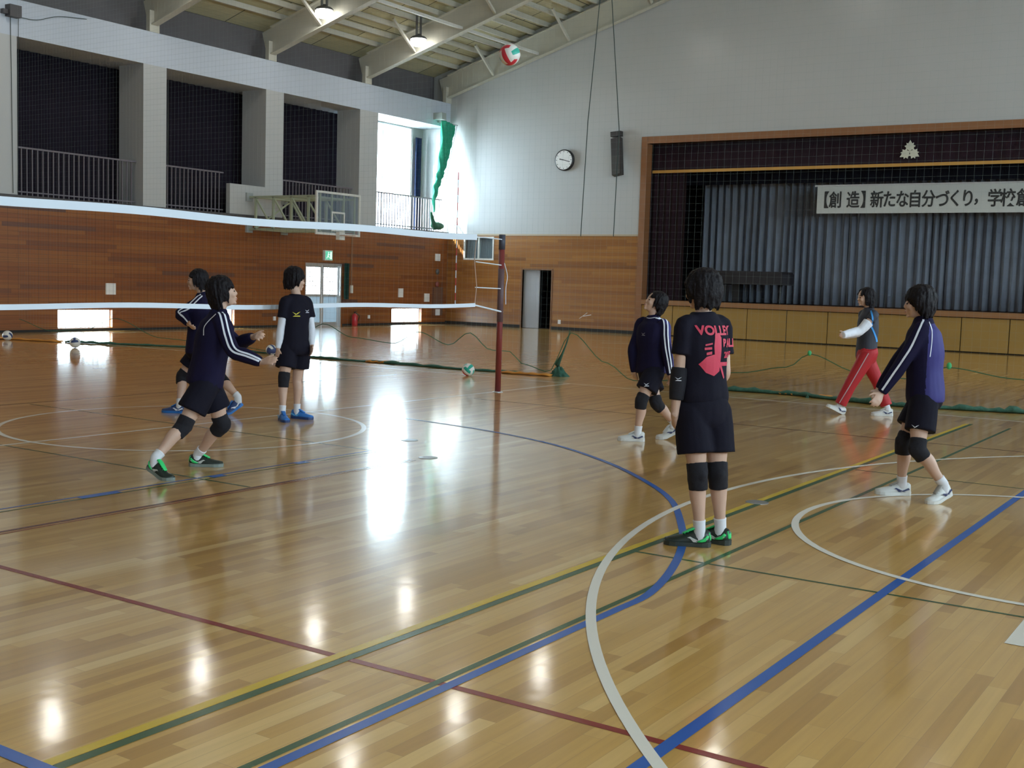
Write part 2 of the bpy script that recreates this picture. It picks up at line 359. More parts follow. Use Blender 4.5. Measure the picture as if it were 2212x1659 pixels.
# roof underside
def roofz(x): return 9.0+.3*(x-XW) if x <= XM else 9.0+.3*(2*XM-x-XW)
bm = B()
for xa, xb in ((-27.3, XM), (XR+2.6, XM)):
    vs = [bm.verts.new((x, y, roofz(x)+d)) for x in (xa, xb) for y in (YF-.3, YB+.4) for d in (0, .15)]
    for f in ((0,2,6,4), (1,5,7,3), (0,1,3,2), (4,6,7,5), (0,4,5,1), (2,3,7,6)): bm.faces.new([vs[i] for i in f])
struct('ceiling', bm, DECK)
bm = B()
for k in range(26):
    for sgn in (1, -1):
        x = -25.0+.62*k; z = roofz(x)-.07; xx = x if sgn > 0 else 2*XM-x
        box(bm, xx-.04, xx+.04, YF, YB, z-.08, z+.07)
struct('trim_4', bm, STEEL)                                                                    # purlins under the boards
# roof beams
RY = [33.95, 29.6, 25.3, 21.0, 16.6, 12.3, 8.0, 3.7, -.6, -4.9]
names = {33.95: 'khaki steel roof beam flush against the stage wall', 29.6: 'khaki steel roof beam over the basketball backboard, lamp nearest the stage on it',
         25.3: 'khaki steel roof beam landing between second and third gallery openings', 21.0: 'khaki steel roof beam at the upper left, above the first wide pillar'}
def i_beam(y):
    t = thing('roof_beam', (XW-.1, y, 7.8), names.get(y, 'khaki steel roof beam nearer the camera than the frame shows'), 'roof beam', 'steel roof beams')
    z = lambda x: 8.37+.3*(x-XW)
    for sg in (1, -1):
        m = lambda x: x if sg > 0 else 2*XM-x
        up = (-.287*sg, 0, .958)
        link('web', bar(B(), (m(XW-.3), y, z(XW-.3)), (m(XM), y, z(XM)), .03, .74, up), STEEL, t)
        link('flange', bar(B(), (m(XW), y, z(XW)-.385), (m(XM), y, z(XM)-.385), .22, .03, up), STEEL, t)
        link('flange', bar(B(), (m(XW), y, z(XW)+.385), (m(XM), y, z(XM)+.385), .22, .03, up), STEEL, t)
        link('post', box(B(), m(XW+.02)-.02-.12, m(XW+.02)-.02+.02, y-.16, y+.16, 7.8, 8.35), STEEL, t)
        for xb in (-23.4, -20.4, -17.4, -14.4, -11.4):
            if y > YF+1.5: link('knee_brace', bar(B(), (m(xb), y-.04, z(xb)-.3), (m(xb), y-1.15, z(xb)+.5), .07, .07), STEEL, t)
    return t
for y in RY: i_beam(y)
for ya, yb in zip(RY[1:], RY):
    if ya < 20: continue
    for xb in (-21.6, -17.2):
        o = link('tie_bar', bar(B(), (xb, ya+.05, 8.1+.3*(xb-XW)), (xb, yb-.05, 8.1+.3*(xb-XW)), .08, .08), mat('pale_steel', (.6, .6, .56), .5), None, origin=(xb, (ya+yb)/2, 8.05+.3*(xb-XW)))
        tag(o, {25.3: 'pale tie bar between the two lamp-bearing roof beams', 29.6: 'pale tie bar behind the flying ball, next to the stage wall', 21.0: 'pale tie bar at the upper left of the nearer lamp'}.get(ya, 'pale tie bar')
            + (', lower on the slope' if xb < -20 else ', higher on the slope'), 'tie bar', 'roof tie bars')
# high-bay lamps
GLOW = mat('lamp_glow', (1, 1, 1), .5, emit=(1, .98, .92), es=14)
HOUS = mat('lamp_housing', (.16, .16, .16), .45, metal=.5)
def lamp(x, y, z, label, group=None):
    t = thing('high_bay_lamp', (x, y, z), label, 'ceiling lamp', group)
    b = B(); lathe(b, (x, y, z), [(.02, -.06), (.17, -.05), (.24, .0), (.25, .12), (.22, .17)], 24); link('diffuser', b, GLOW, t, True)
    b = B(); lathe(b, (x, y, z), [(.255, .15), (.26, .18), (.2, .23), (.1, .26), (.09, .3)], 24); link('housing', b, HOUS, t, True)
    for s in (-1, 1):
        b = B(); tube(b, [(x, y+s*.1, z+.24), (x, y+s*.1, z+.9)], .035); link('hanger', b, HOUS, t)
        b = B(); tube(b, [(x, y+s*.24, z+.12), (x, y+s*.32, z+.10), (x, y+s*.33, z+.14)], .012, 6); link('clip', b, HOUS, t)
    l = bpy.data.lights.new('lamp_light', 'AREA'); l.shape = 'DISK'; l.size = .42; l.energy = LAMP_W; l.color = (1, .97, .9)
    lo = bpy.data.objects.new('lamp_light', l); COL.objects.link(lo); lo.parent = t; lo.location = (0, 0, -.09)
    return t
for x, zz in ((-22.95, 8.78), (-17.8, 10.0), (-12.2, 11.3), (-6.5, 11.3), (-.9, 10.0), (4.2, 8.78)):
    for y in (29.15, 24.9, 20.6, 16.2, 11.9, 3.4, -2):
        if x == -22.95 and y == 29.15: lb, g = 'lit white high-bay lamp nearest the flying ball', 'high-bay lamps in view'
        elif x == -22.95 and y == 24.9: lb, g = 'lit white high-bay lamp nearer the upper left, above the third gallery opening', 'high-bay lamps in view'
        else: lb, g = 'lit high-bay lamp above the frame, seen at most as a streak in the glossy floor', 'high-bay lamps above the frame'
        if x > -17 and y in (24.9, 16.2, 3.4): continue
        lamp(x, y, zz, lb, g)
# gallery pillars
for y0, y1, lb in ((15.7, 17.0, 'white square gallery pillar at the left edge'), (20.66, 21.42, 'white square gallery pillar between the first two dark openings'),
                   (25.07, 25.8, 'white square gallery pillar with a low parapet beside it'), (29.24, 30.14, 'white square gallery pillar next to the bright window')):
    tag(link('gallery_pillar', box(B(), -26.3, XW, y0, y1, 3.27, 6.95), WHITE, origin=(-25.8, (y0+y1)/2, 3.27)), lb, 'pillar', 'gallery pillars')
tag(link('parapet', box(B(), -25.48, XW, 23.7, 25.07, 3.27, 4.12), WHITE, origin=(-25.4, 24.4, 3.27)), 'low white parapet block beside the third pillar, behind the backboard truss', 'parapet')
# gallery curtains
for y0, y1, lb in ((12.0, 18.8, 'near-black blackout curtain in the opening past the left edge'), (18.8, 22.7, 'near-black blackout curtain in the leftmost whole opening'), (22.7, 26.9, 'near-black blackout curtain in the middle opening'), (26.9, 30.15, 'near-black blackout curtain in the opening behind the backboard')):
    tag(link('blackout_curtain', pleats((-26.74, y0), (-26.74, y1), 3.32, 6.94, .045, .28, (1, 0), y0), BLACKC, origin=(-26.75, (y0+y1)/2, 3.32), smooth=True), lb, 'curtain', 'gallery blackout curtains')
tag(link('blackout_curtain', pleats((-26.4, 33.5), (-26.4, 33.85), 3.28, 6.6, .05, .1, (1, 0), 3), mat('dark_blue_cloth', (.02, .04, .12), .8), origin=(-26.4, 33.7, 3.28), smooth=True), 'narrow dark blue curtain drawn aside at the bright window', 'curtain')
# railings
def railing(y0, y1, lb):
    t = thing('gallery_railing', (-25.62, (y0+y1)/2, 3.27), lb, 'railing', 'gallery railings')
    rm = mat('railing_steel', (.16, .14, .16), .45)
    link('handrail', bar(B(), (-25.62, y0, 4.42), (-25.62, y1, 4.42), .05, .04), rm, t)
    link('bottom_rail', bar(B(), (-25.62, y0, 3.37), (-25.62, y1, 3.37), .03, .03), rm, t)
    n = round((y1-y0)/.145); proto = None
    for i in range(1, n):
        y = y0+(y1-y0)*i/n
        if proto is None: proto = link('baluster', box(B(), -25.635, -25.605, y-.012, y+.012, 3.28, 4.4), rm, t); py = y
        else: c = proto.copy(); COL.objects.link(c); c.parent = t; c.location = (0, y-py, 0)
railing(17.0, 20.66, 'steel bar railing in the leftmost whole gallery opening'); railing(21.42, 23.7, 'steel bar railing in the middle gallery opening')
railing(25.8, 29.24, 'steel bar railing behind the basketball backboard'); railing(30.14, 34.08, 'steel bar railing in front of the bright window')
# windows
GL = bpy.data.materials.new('clear_glass'); GL.use_nodes = True; nt = GL.node_tree; nt.nodes.clear()
om = nt.nodes.new('ShaderNodeOutputMaterial'); ms = nt.nodes.new('ShaderNodeMixShader'); tr = nt.nodes.new('ShaderNodeBsdfTransparent'); gg = nt.nodes.new('ShaderNodeBsdfGlossy')
gg.inputs['Roughness'].default_value = .02; tr.inputs[0].default_value = (.93, .97, .97, 1); ms.inputs[0].default_value = .06
nt.links.new(tr.outputs[0], ms.inputs[1]); nt.links.new(gg.outputs[0], ms.inputs[2]); nt.links.new(ms.outputs[0], om.inputs[0])
FR = bpy.data.materials.new('frosted_panel'); FR.use_nodes = True; nt = FR.node_tree; nt.nodes.clear()
om = nt.nodes.new('ShaderNodeOutputMaterial'); ms = nt.nodes.new('ShaderNodeMixShader'); tr = nt.nodes.new('ShaderNodeBsdfTranslucent'); gg = nt.nodes.new('ShaderNodeBsdfDiffuse')
tr.inputs[0].default_value = (.5, .62, .7, 1); gg.inputs[0].default_value = (.5, .6, .68, 1); ms.inputs[0].default_value = .85
nt.links.new(tr.outputs[0], ms.inputs[1]); nt.links.new(gg.outputs[0], ms.inputs[2]); nt.links.new(ms.outputs[0], om.inputs[0])
def win_x(name, x, y0, y1, z0, z1, mull, bars=0, fr=.04, m=None, horiz=()):
    m = m or ALU; t = bpy.data.objects.new(name, None); COL.objects.link(t); t.location = (x, (y0+y1)/2, z0); ORG[name] = V(t.location); t['kind'] = 'structure'
    b = holed(B(), 0, x-.03, .06, y0, y1, z0, z1, [(y0+fr, y1-fr, z0+fr, z1-fr)])
    for y in mull: box(b, x-.025, x+.025, y-fr/2, y+fr/2, z0+fr, z1-fr)
    for z in horiz: box(b, x-.02, x+.02, y0+fr, y1-fr, z-fr/2, z+fr/2)
    link('window_frame', b, m, t); link('pane', box(B(), x-.003, x+.003, y0+fr, y1-fr, z0+fr, z1-fr), GL, t)
    pr = None
    for i in range(1, bars):
        y = y0+(y1-y0)*i/bars
        if pr is None: pr = link('window_bar', box(B(), x+.06, x+.075, y-.006, y+.006, z0, z1), m, t); py = y
        else: c = pr.copy(); COL.objects.link(c); c.parent = t; c.location = (0, y-py, 0)
    return t
win_x('window_1', -26.6, 30.15, 33.5, 3.32, 6.93, (31.9,), horiz=(), fr=.04)
for i, (a, b_, c, d) in enumerate(LOWW): win_x('window_%d' % (i+2), -25.47, a, b_, c, d, ((a+b_)/2,), 12, .02)
for i, (a, b_, c, d) in enumerate(bays): win_x('window_%d' % (i+7), XR+1.68, a, b_, c, d, ((a+b_)/2,), 0, .05)
# small inner window of the stage wall, dim room behind
t = bpy.data.objects.new('window_17', None); COL.objects.link(t); t.location = (-23.95, YB, 2.3); ORG['window_17'] = V(t.location); t['kind'] = 'structure'
b = holed(B(), 1, YB-.02, .08, *WINB, [(WINB[0]+.05, WINB[1]-.05, WINB[2]+.06, WINB[3]-.04)]); box(b, -23.99, -23.93, YB, YB+.05, WINB[2], WINB[3]); link('window_frame', b, CREAM, t)
link('pane', box(B(), WINB[0]+.05, WINB[1]-.05, YB+.03, YB+.036, WINB[2]+.06, WINB[3]-.04), GL, t)
link('blind', pleats((WINB[0]+.05, YB+.12), (WINB[1]-.05, YB+.12), 2.32, 3.1, .015, .09, (0, 1), 4), mat('pale_grey_blind', (.42, .5, .56), .7), t, True)
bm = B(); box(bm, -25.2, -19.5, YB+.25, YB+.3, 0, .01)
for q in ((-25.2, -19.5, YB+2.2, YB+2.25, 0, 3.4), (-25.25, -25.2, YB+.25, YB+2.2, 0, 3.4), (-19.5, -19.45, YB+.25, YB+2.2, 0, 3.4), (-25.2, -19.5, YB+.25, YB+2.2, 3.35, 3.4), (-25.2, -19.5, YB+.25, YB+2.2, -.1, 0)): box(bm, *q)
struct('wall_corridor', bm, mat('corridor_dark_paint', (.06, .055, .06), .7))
# grey sliding door of the stage wall
t = bpy.data.objects.new('door_2', None); COL.objects.link(t); t.location = (-21.8, YB, 0); ORG['door_2'] = V(t.location); t['kind'] = 'structure'
link('door_leaf', box(B(), -22.07, -21.42, YB+.08, YB+.13, .01, 2.0), mat('grey_steel_door', (.33, .33, .34), .3, metal=.3), t)
link('door_frame', holed(B(), 1, YB-.02, .1, DOORB[0]-.05, DOORB[1]+.05, 0, 2.05, [(DOORB[0], DOORB[1], 0, 2.0)]), mat('brown_frame', (.2, .1, .05), .5), t)
# glazed double door of the window wall
t = bpy.data.objects.new('door_1', None); COL.objects.link(t); t.location = (-25.4, 27.66, 0); ORG['door_1'] = V(t.location); t['kind'] = 'structure'
link('door_frame', holed(B(), 0, -25.5, .16, 26.83, 28.5, 0, 1.97, [(26.88, 28.45, 0, 1.92)]), ALU, t)
for a, b_ in ((26.88, 27.66), (27.67, 28.45)):
    lf = link('door_leaf', holed(B(), 0, -25.45, .04, a, b_, .0, 1.92, [(a+.07, b_-.07, 1.0, 1.84), (a+.07, b_-.07, .12, .93)]), ALU, t)
    link('glass_pane', box(B(), -25.433, -25.427, a+.07, b_-.07, 1.0, 1.84), GL, lf)
    link('kick_panel', box(B(), -25.433, -25.425, a+.07, b_-.07, .12, .93), FR, lf)
    b = B()
    for z in (1.12, 1.26, 1.4, 1.54, 1.68): box(b, -25.5, -25.49, a+.07, b_-.07, z-.01, z+.01)
    for k in range(1, 5): box(b, -25.5, -25.49, a+.07+k*.128-.01, a+.07+k*.128+.01, 1.0, 1.84)
    link('wire_grid', b, ALU, lf)
tag(link('door_curtain', pleats((-25.22, 28.5), (-25.22, 28.75), .85, 2.0, .03, .09, (1, 0), 9), mat('dark_green_cloth', (.01, .07, .05), .8), origin=(-25.22, 28.6, .85), smooth=True), 'narrow dark green curtain tied beside the glazed door', 'curtain')
# ground outside
bm = B(); box(bm, -70, -25.6, -40, 70, -.3, -.15); tag(link('courtyard_ground', bm, mat('pale_concrete', (.5, .5, .48), .9), origin=(-45, 15, -.3)), 'pale ground outside the low windows', 'ground', None, 'structure')

# ---------------------------------------------------------------- stage
bm = B()
for q in ((SX0-2, SX1+2, YB+6.2, YB+6.3, 0, 7.2), (SX0-2.1, SX0-2, YB+.25, YB+6.3, 0, 7.2), (SX1+2, SX1+2.1, YB+.25, YB+6.3, 0, 7.2), (SX0-2, SX1+2, YB+.25, YB+6.3, 7.1, 7.2), (SX0-2, SX0, YB+.25, YB+6.3, .9, 1.1), (SX1, SX1+2, YB+.25, YB+6.3, .9, 1.1), (SX0-2, SX1+2, YB+.25, YB+6.3, .8, .9)): box(bm, *q)  # low floor slabs added unseen to stop sky light leaking in from below
struct('wall_stage', bm, mat('stage_dark_paint', (.05, .045, .05), .8))
st = thing('stage', (-9.35, YB+2, 0), 'long raised wooden stage with plain panels along its front', 'stage')
link('stage_floor', box(B(), SX0+.02, SX1-.02, YB+.27, YB+6.15, 1.0, 1.117), FRAMEW, st)
link('stage_edge', box(B(), SX0+.01, SX1-.01, YB-.06, YB+.26, .98, 1.13), mat('stage_edge_wood', (.3, .145, .06), .45, var=.15), st)
link('plinth', box(B(), SX0, SX1, YB+.06, YB+.2, 0, .98), DARK, st)
x = -6.26-1.26*8
xs = [SX0]+[-6.26-1.26*k for k in range(8, -1, -1)]+[-5.0, -3.74, -2.48, SX1]
for a, b_ in zip(xs, xs[1:]):
    if b_-a > .3: link('stage_panel', box(B(), a+.012, b_-.012, YB+.0, YB+.05, .035, .96), APRON, st)
bm = B(); box(bm, SX0-.2, SX0+.01, YB-.05, YB+.3, .0, SZ1+.22); box(bm, SX1-.01, SX1+.2, YB-.05, YB+.3, 0, SZ1+.22); box(bm, SX0, SX1, YB-.05, YB+.3, SZ1, SZ1+.22)
struct('trim_5', bm, FRAMEW)
va = thing('stage_valance', (-9.35, YB+.45, 5.2), 'dark maroon valance across the stage top with a gold lower band', 'curtain')
link('valance_cloth', pleats((SX0, YB+.45), (SX1, YB+.45), 5.22, SZ1+.05, .03, .5, (0, -1), 1, nz=2), MAROON, va, True)
link('gold_band', box(B(), SX0, SX1, YB+.38, YB+.4, 5.2, 5.29), GOLD, va)
em = B(); ex, ez, ey = -9.3, 5.62, YB+.36
def leafshape(b, ang, sc):
    P = [(0, 0), (.06, .05), (.11, .03), (.1, .1), (.15, .14), (.09, .17), (.1, .23), (.05, .21), (0, .30), (-.05, .21), (-.1, .23), (-.09, .17), (-.15, .14), (-.1, .1), (-.11, .03), (-.06, .05)]
    c, s = math.cos(ang), math.sin(ang)
    Q = [(ex+sc*(x*c-y*s), ez+sc*(x*s+y*c)) for x, y in P]
    a = [b.verts.new((x, ey-.02, z)) for x, z in Q]; d = [b.verts.new((x, ey, z)) for x, z in Q]
    ca = b.verts.new((ex-.13*sc*s, ey-.03, ez+.13*sc*c)); n = len(a)
    for i in range(n):
        b.faces.new((a[i], a[(i+1) % n], ca)); b.faces.new((a[i], d[i], d[(i+1) % n], a[(i+1) % n]))
for k in range(3): leafshape(em, math.radians(120*k), 1.05)
tag(link('school_emblem', em, mat('dull_silver_gold', (.6, .6, .5), .5), origin=(ex, ey, ez)), 'pale three-leaf emblem pinned on the stage valance', 'emblem')
tag(link('border_curtain', pleats((SX0-.5, YB+1.6), (SX1+.5, YB+1.6), 4.9, 7.0, .04, .5, (0, -1), 2, nz=2), mat('black_border_cloth', (.012, .01, .02), .9), origin=(-9.35, YB+1.6, 4.9), smooth=True), 'near-black border cloth hanging behind the gold band', 'curtain')
tag(link('stage_curtain', pleats((SX0-.5, YB+.5), (-16.35, YB+.75), 1.14, 5.9, .07, .22, (0, -1), 6), MAROON, origin=(-16.9, YB+.6, 1.14), smooth=True), 'dark maroon stage curtain drawn to the left side', 'curtain')
tag(link('back_curtain', pleats((-16.6, YB+2.6), (SX1+1.5, YB+2.6), 1.14, 6.6, .1, .25, (0, -1), 11), CURT, origin=(-9, YB+2.6, 1.14), smooth=True), 'grey-blue pleated curtain across the back of the stage', 'curtain')
bn = thing('banner', (-6.9, 35.25, 3.93), 'long pale banner with black brush lettering above the stage', 'banner')
link('banner_cloth', box(B(), -12.22, -2.0, 35.29, 35.31, 3.93, 4.76), mat('pale_banner_paper', (.5, .52, .5), .8), bn)
link('batten', box(B(), -12.3, -1.9, 35.27, 35.33, 4.74, 4.79), ALU, bn)
def text_mesh(body, size, bold=0):
    c = bpy.data.curves.new('t', 'FONT'); c.body = body; c.size = size; c.align_x = 'CENTER'; c.align_y = 'CENTER'; c.offset = bold
    o = bpy.data.objects.new('t', c); COL.objects.link(o); bpy.context.view_layer.update()
    me = bpy.data.meshes.new_from_object(o.evaluated_get(bpy.context.evaluated_depsgraph_get()))
    bpy.data.objects.remove(o); bpy.data.curves.remove(c); return me
for ch, x in zip('【創造】新たな自分づくり，学校創', CXS):
    me = text_mesh(ch, .52, .002); lm = B()
    for ox, oz, oy in ((-.009, 0, 0), (.009, 0, .001), (0, .009, .002), (0, -.009, .003)):
        n0 = len(lm.verts); lm.from_mesh(me); lm.verts.ensure_lookup_table()
        vs = lm.verts[n0:]; xs_ = [v.co.x for v in vs]; zs_ = [v.co.y for v in vs]
        mx = (min(xs_)+max(xs_))/2; big = (max(zs_)-min(zs_)) > .3; mz = (min(zs_)+max(zs_))/2 if big else 0
        for v in vs: v.co = V((x+ox+(v.co.x-mx)*.78, 35.284-oy, oz+4.345+(v.co.y-mz)*(1 if big else .9)))
    bpy.data.meshes.remove(me)
    link('brush_character', lm, mat('black_ink', (.03, .03, .03), .8), bn)
# covered grand piano
pn = thing('grand_piano', (-14.2, 35.3, 1.12), 'grand piano under a black cover at the left of the stage', 'piano')
prof = [(-15.35, 35.0), (-13.1, 35.0), (-12.95, 35.3), (-13.0, 35.8), (-13.5, 36.1), (-14.3, 36.15), (-14.8, 36.35), (-15.35, 36.4)]
b = B(); lo_ = [b.verts.new((x, y, 1.72)) for x, y in prof]; md = [b.verts.new((x, y, 2.05)) for x, y in prof]; tp = [b.verts.new((x+(-14.2-x)*.06, y+(35.7-y)*.06, 2.13)) for x, y in prof]
n = len(prof)
for i in range(n): b.faces.new((lo_[i], lo_[(i+1) % n], md[(i+1) % n], md[i])); b.faces.new((md[i], md[(i+1) % n], tp[(i+1) % n], tp[i]))
b.faces.new(lo_[::-1]); b.faces.new(tp); link('piano_cover', b, mat('black_piano_cover', (.012, .01, .014), .6), pn)
link('keyboard_shelf', box(B(), -15.6, -15.3, 35.05, 36.35, 1.7, 1.9), BLK, pn)
for x, y in ((-15.2, 35.1), (-15.2, 36.25), (-13.35, 35.55)):
    b = B(); lathe(b, (x, y, 1.12), [(.04, 0), (.045, .06), (.035, .1), (.06, .5), (.075, .62)], 10); link('leg', b, BLK, pn, True)
link('pedal_lyre', box(B(), -14.95, -14.75, 35.6, 35.8, 1.15, 1.74), BLK, pn)

# ---------------------------------------------------------------- wall fittings
ck = thing('wall_clock', (-20.5, YB-.05, 5.33), 'round wall clock with black rim left of the speaker', 'clock')
def disc(b, c, r, y0, y1, n=40):
    A = [b.verts.new((c[0]+r*math.cos(2*PI*i/n), y0, c[1]+r*math.sin(2*PI*i/n))) for i in range(n)]; D = [b.verts.new((c[0]+r*math.cos(2*PI*i/n), y1, c[1]+r*math.sin(2*PI*i/n))) for i in range(n)]
    b.faces.new(A); b.faces.new(D[::-1])
    for i in range(n): b.faces.new((A[i], D[i], D[(i+1) % n], A[(i+1) % n]))
    return b
link('rim', disc(B(), (-20.5, 5.67), .35, YB-.12, YB), BLK, ck, True); link('face', disc(B(), (-20.5, 5.67), .315, YB-.125, YB-.11), PAPER, ck)
b = B()
for k in range(12):
    a = k*PI/6; bar(b, (-20.5+.26*math.sin(a), YB-.127, 5.67+.26*math.cos(a)), (-20.5+.3*math.sin(a), YB-.127, 5.67+.3*math.cos(a)), .018, .004, (0, 1, 0))
link('hour_marks', b, BLK, ck)
for a, L_, w_ in ((105, .25, .022), (282, .17, .03)):
    a = math.radians(a); link('hand', bar(B(), (-20.5, YB-.132, 5.67), (-20.5+L_*math.sin(a), YB-.132, 5.67+L_*math.cos(a)), w_, .005, (0, 1, 0)), BLK, ck)
sp = thing('column_speaker', (-18.3, YB-.2, 5.1), 'tall dark column speaker tilted on the wall beside the stage', 'speaker')
link('cabinet', bar(B(), (-18.32, YB-.34, 5.1), (-18.54, YB-.1, 6.3), .33, .2, (0, 1, 0)), mat('speaker_dark', (.035, .03, .03), .6), sp)
link('grille', bar(B(), (-18.325, YB-.447, 5.12), (-18.525, YB-.205, 6.2), .28, .01, (0, 1, 0)), mat('speaker_grille', (.06, .055, .05), .8), sp)
link('bracket', bar(B(), (-18.54, YB-.1, 6.36), (-18.55, YB-.1, 6.52), .36, .2, (0, 1, 0)), mat('speaker_dark', (), 0), sp)
link('stay', bar(B(), (-18.54, YB-.04, 6.2), (-18.54, YB-.04, 6.45), .05, .08), mat('speaker_dark', (), 0), sp)
def plate(name, y0, y1, z0, z1, lb, cat, m=PAPER, th=.03, extra=None):
    o = link(name, box(B(), XW, XW+th, y0, y1, z0, z1), m, origin=(XW, (y0+y1)/2, z0)); return tag(o, lb, cat)
plate('notice_sheet', 19.48, 19.78, .93, 1.22, 'pale double notice panel on wood wall near the left low window', 'sign')
plate('notice_sheet', 31.37, 31.62, .93, 1.23, 'white notice above the far low window', 'sign')
plate('notice_sheet', 32.82, 33.1, .78, 1.07, 'white notice right of the far low window, lower than the others', 'sign')
plate('notice_sheet', 33.4, 33.68, 2.23, 2.48, 'white notice highest up, near the room corner', 'sign')
plate('switch_plate', 25.46, 25.56, .2, .32, 'small white outlet plate left of the glazed door', 'outlet')
plate('switch_plate', 29.8, 29.9, .22, .33, 'small white outlet plate right of the fire extinguisher', 'outlet')
fb = thing('fire_hose_box', (XW+.03, 33.55, .35), 'brown hydrant cabinet with round fittings near the corner', 'cabinet')
link('cabinet_door', box(B(), XW+.004, XW+.06, 33.3, 33.85, .3, 1.3), mat('brown_cabinet', (.16, .08, .05), .4), fb)
link('label_plate', box(B(), XW+.06, XW+.065, 33.42, 33.68, .3, .52), PAPER, fb)
for z, m, lb in ((1.85, mat('alarm_dark', (.1, .09, .09), .3), 'round dark alarm bell above the brown cabinet'), (1.4, mat('alarm_red', (.25, .06, .05), .35), 'round dull red call lamp just above the brown cabinet')):
    b = B(); loft(b, [(XW, 33.55, z), (XW+.03, 33.55, z), (XW+.06, 33.55, z)], [(.1, .1), (.1, .1), (.05, .05)], (0, 1, 0), 18, 1); tag(link('alarm_bell', b, m, origin=(XW, 33.55, z), smooth=True), lb, 'alarm')
ex_ = thing('exit_sign', (XW+.05, 27.75, 2.08), 'green and white emergency exit sign above the glazed door', 'sign')
link('sign_box', box(B(), XW, XW+.09, 27.6, 27.95, 2.06, 2.38), CREAM, ex_)
link('sign_face', box(B(), XW+.09, XW+.095, 27.62, 27.93, 2.09, 2.35), mat('exit_green_lit', (.05, .45, .28), .4, emit=(.25, .9, .6), es=.5), ex_)
b = B(); X_ = XW+.1
bar(b, (X_, 27.74, 2.31), (X_, 27.78, 2.31), .03, .004, (1, 0, 0)); bar(b, (X_, 27.75, 2.28), (X_, 27.73, 2.2), .035, .004, (1, 0, 0)); bar(b, (X_, 27.74, 2.2), (X_, 27.8, 2.14), .022, .004, (1, 0, 0)); bar(b, (X_, 27.73, 2.2), (X_, 27.67, 2.13), .022, .004, (1, 0, 0)); bar(b, (X_, 27.75, 2.27), (X_, 27.82, 2.24), .015, .004, (1, 0, 0)); bar(b, (X_, 27.87, 2.11), (X_, 27.87, 2.33), .07, .003, (1, 0, 0))
link('pictogram', b, mat('exit_white_lit', (.8, .85, .8), .5, emit=(.9, 1, .95), es=.8), ex_)
fe = thing('fire_extinguisher', (XW+.16, 28.98, 0), 'red fire extinguisher on the floor right of the glazed door', 'fire extinguisher')
b = B(); lathe(b, (XW+.16, 28.98, .0), [(.085, 0), (.095, .02), (.095, .3), (.07, .36), (.025, .4)], 20); link('cylinder', b, mat('extinguisher_red', (.5, .02, .03), .3), fe, True)
b = B(); lathe(b, (XW+.16, 28.98, .4), [(.022, 0), (.022, .04)], 10); bar(b, (XW+.16, 28.94, .44), (XW+.16, 29.08, .47), .02, .015); link('valve', b, BLK, fe)
b = B(); tube(b, crv([(XW+.18, 29.0, .42), (XW+.26, 29.09, .32), (XW+.2, 29.09, .15)], 5), .012); link('hose', b, BLK, fe, True)
bm = B(); box(bm, XW, XW+.06, 28.9, 28.99, 1.05, 1.3, 1); box(bm, XW, XW+.03, 28.93, 28.96, 1.3, 3.1, 0)
tag(link('conduit', bm, [mat('conduit_tan', (.33, .2, .12), .5), CREAM], origin=(XW, 28.95, 1.05)), 'thin wall conduit ending in a white box right of the glazed door', 'conduit')
bm = B(); bar(bm, (-19.75, YB-.012, .42), (-19.45, YB-.012, .62), .012, .006, (0, 1, 0)); bar(bm, (-19.6, YB-.012, .5), (-19.3, YB-.012, .56), .02, .006, (0, 1, 0))
tag(link('tape_scrap', bm, PAPER, origin=(-19.5, YB, .4)), 'scraps of pale tape stuck low on the stage wall', 'tape')
tag(link('switch_plate', box(B(), -20.58, -20.48, YB-.02, YB, .2, .34), PAPER, origin=(-20.53, YB, .2)), 'small white outlet plate right of the grey sliding door', 'outlet')
wn_ = thing('net_winch', (XW+.1, 16.8, 7.35), 'small grey pulley motor on the beam at the upper left', 'winch')
link('motor_box', box(B(), XW, XW+.2, 16.7, 17.0, 7.35, 7.62), DGREY, wn_); link('bracket', box(B(), XW, XW+.12, 16.58, 16.7, 7.4, 7.5), DGREY, wn_)
b = B(); tube(b, [(XW+.03, 16.82, 7.35), (XW+.03, 16.86, 3.3)], .008); tube(b, [(XW+.03, 17.03, 7.4), (XW+.03, 16.98, 3.3)], .006)
tube(b, crv([(XW+.03, 17.0, 7.4), (XW+.03, 17.5, 7.42), (XW+.03, 18.1, 7.62), (XW+.03, 18.9, 7.72)], 6), .008); link('wire', b, CORDD, wn_)

# ---------------------------------------------------------------- basketball backboard on its wall truss
bb = thing('basketball_backboard', (-23.9, 25.1, 2.7), 'clear basketball backboard on a pale green folding wall truss', 'backboard')
bx, y0, y1, z0, z1 = -22.5, 24.22, 26.06, 2.72, 3.92
link('board_frame', holed(B(), 0, bx-.04, .05, y0, y1, z0, z1, [(y0+.06, y1-.06, z0+.06, z1-.06)]), CREAM, bb)
bgl = mat('board_glass_tint', (.3, .4, .5), .05, alpha=.22)
link('board_glass', box(B(), bx-.03, bx-.018, y0+.06, y1-.06, z0+.06, z1-.06), bgl, bb)
link('target_square', holed(B(), 0, bx-.016, .006, 24.86, 25.42, z0+.12, z0+.66, [(24.91, 25.37, z0+.17, z0+.61)]), CREAM, bb)
link('rim_bracket', box(B(), bx+.01, bx+.14, 25.03, 25.26, z0-.12, z0+.1), CREAM, bb)
b = B(); R0 = [(bx+.36+.225*math.cos(i*PI/16), 25.14+.225*math.sin(i*PI/16), z0+.0) for i in range(33)]; tube(b, R0, .01, 6); link('rim', b, mat('pale_rim', (.55, .4, .33), .4), bb, True)
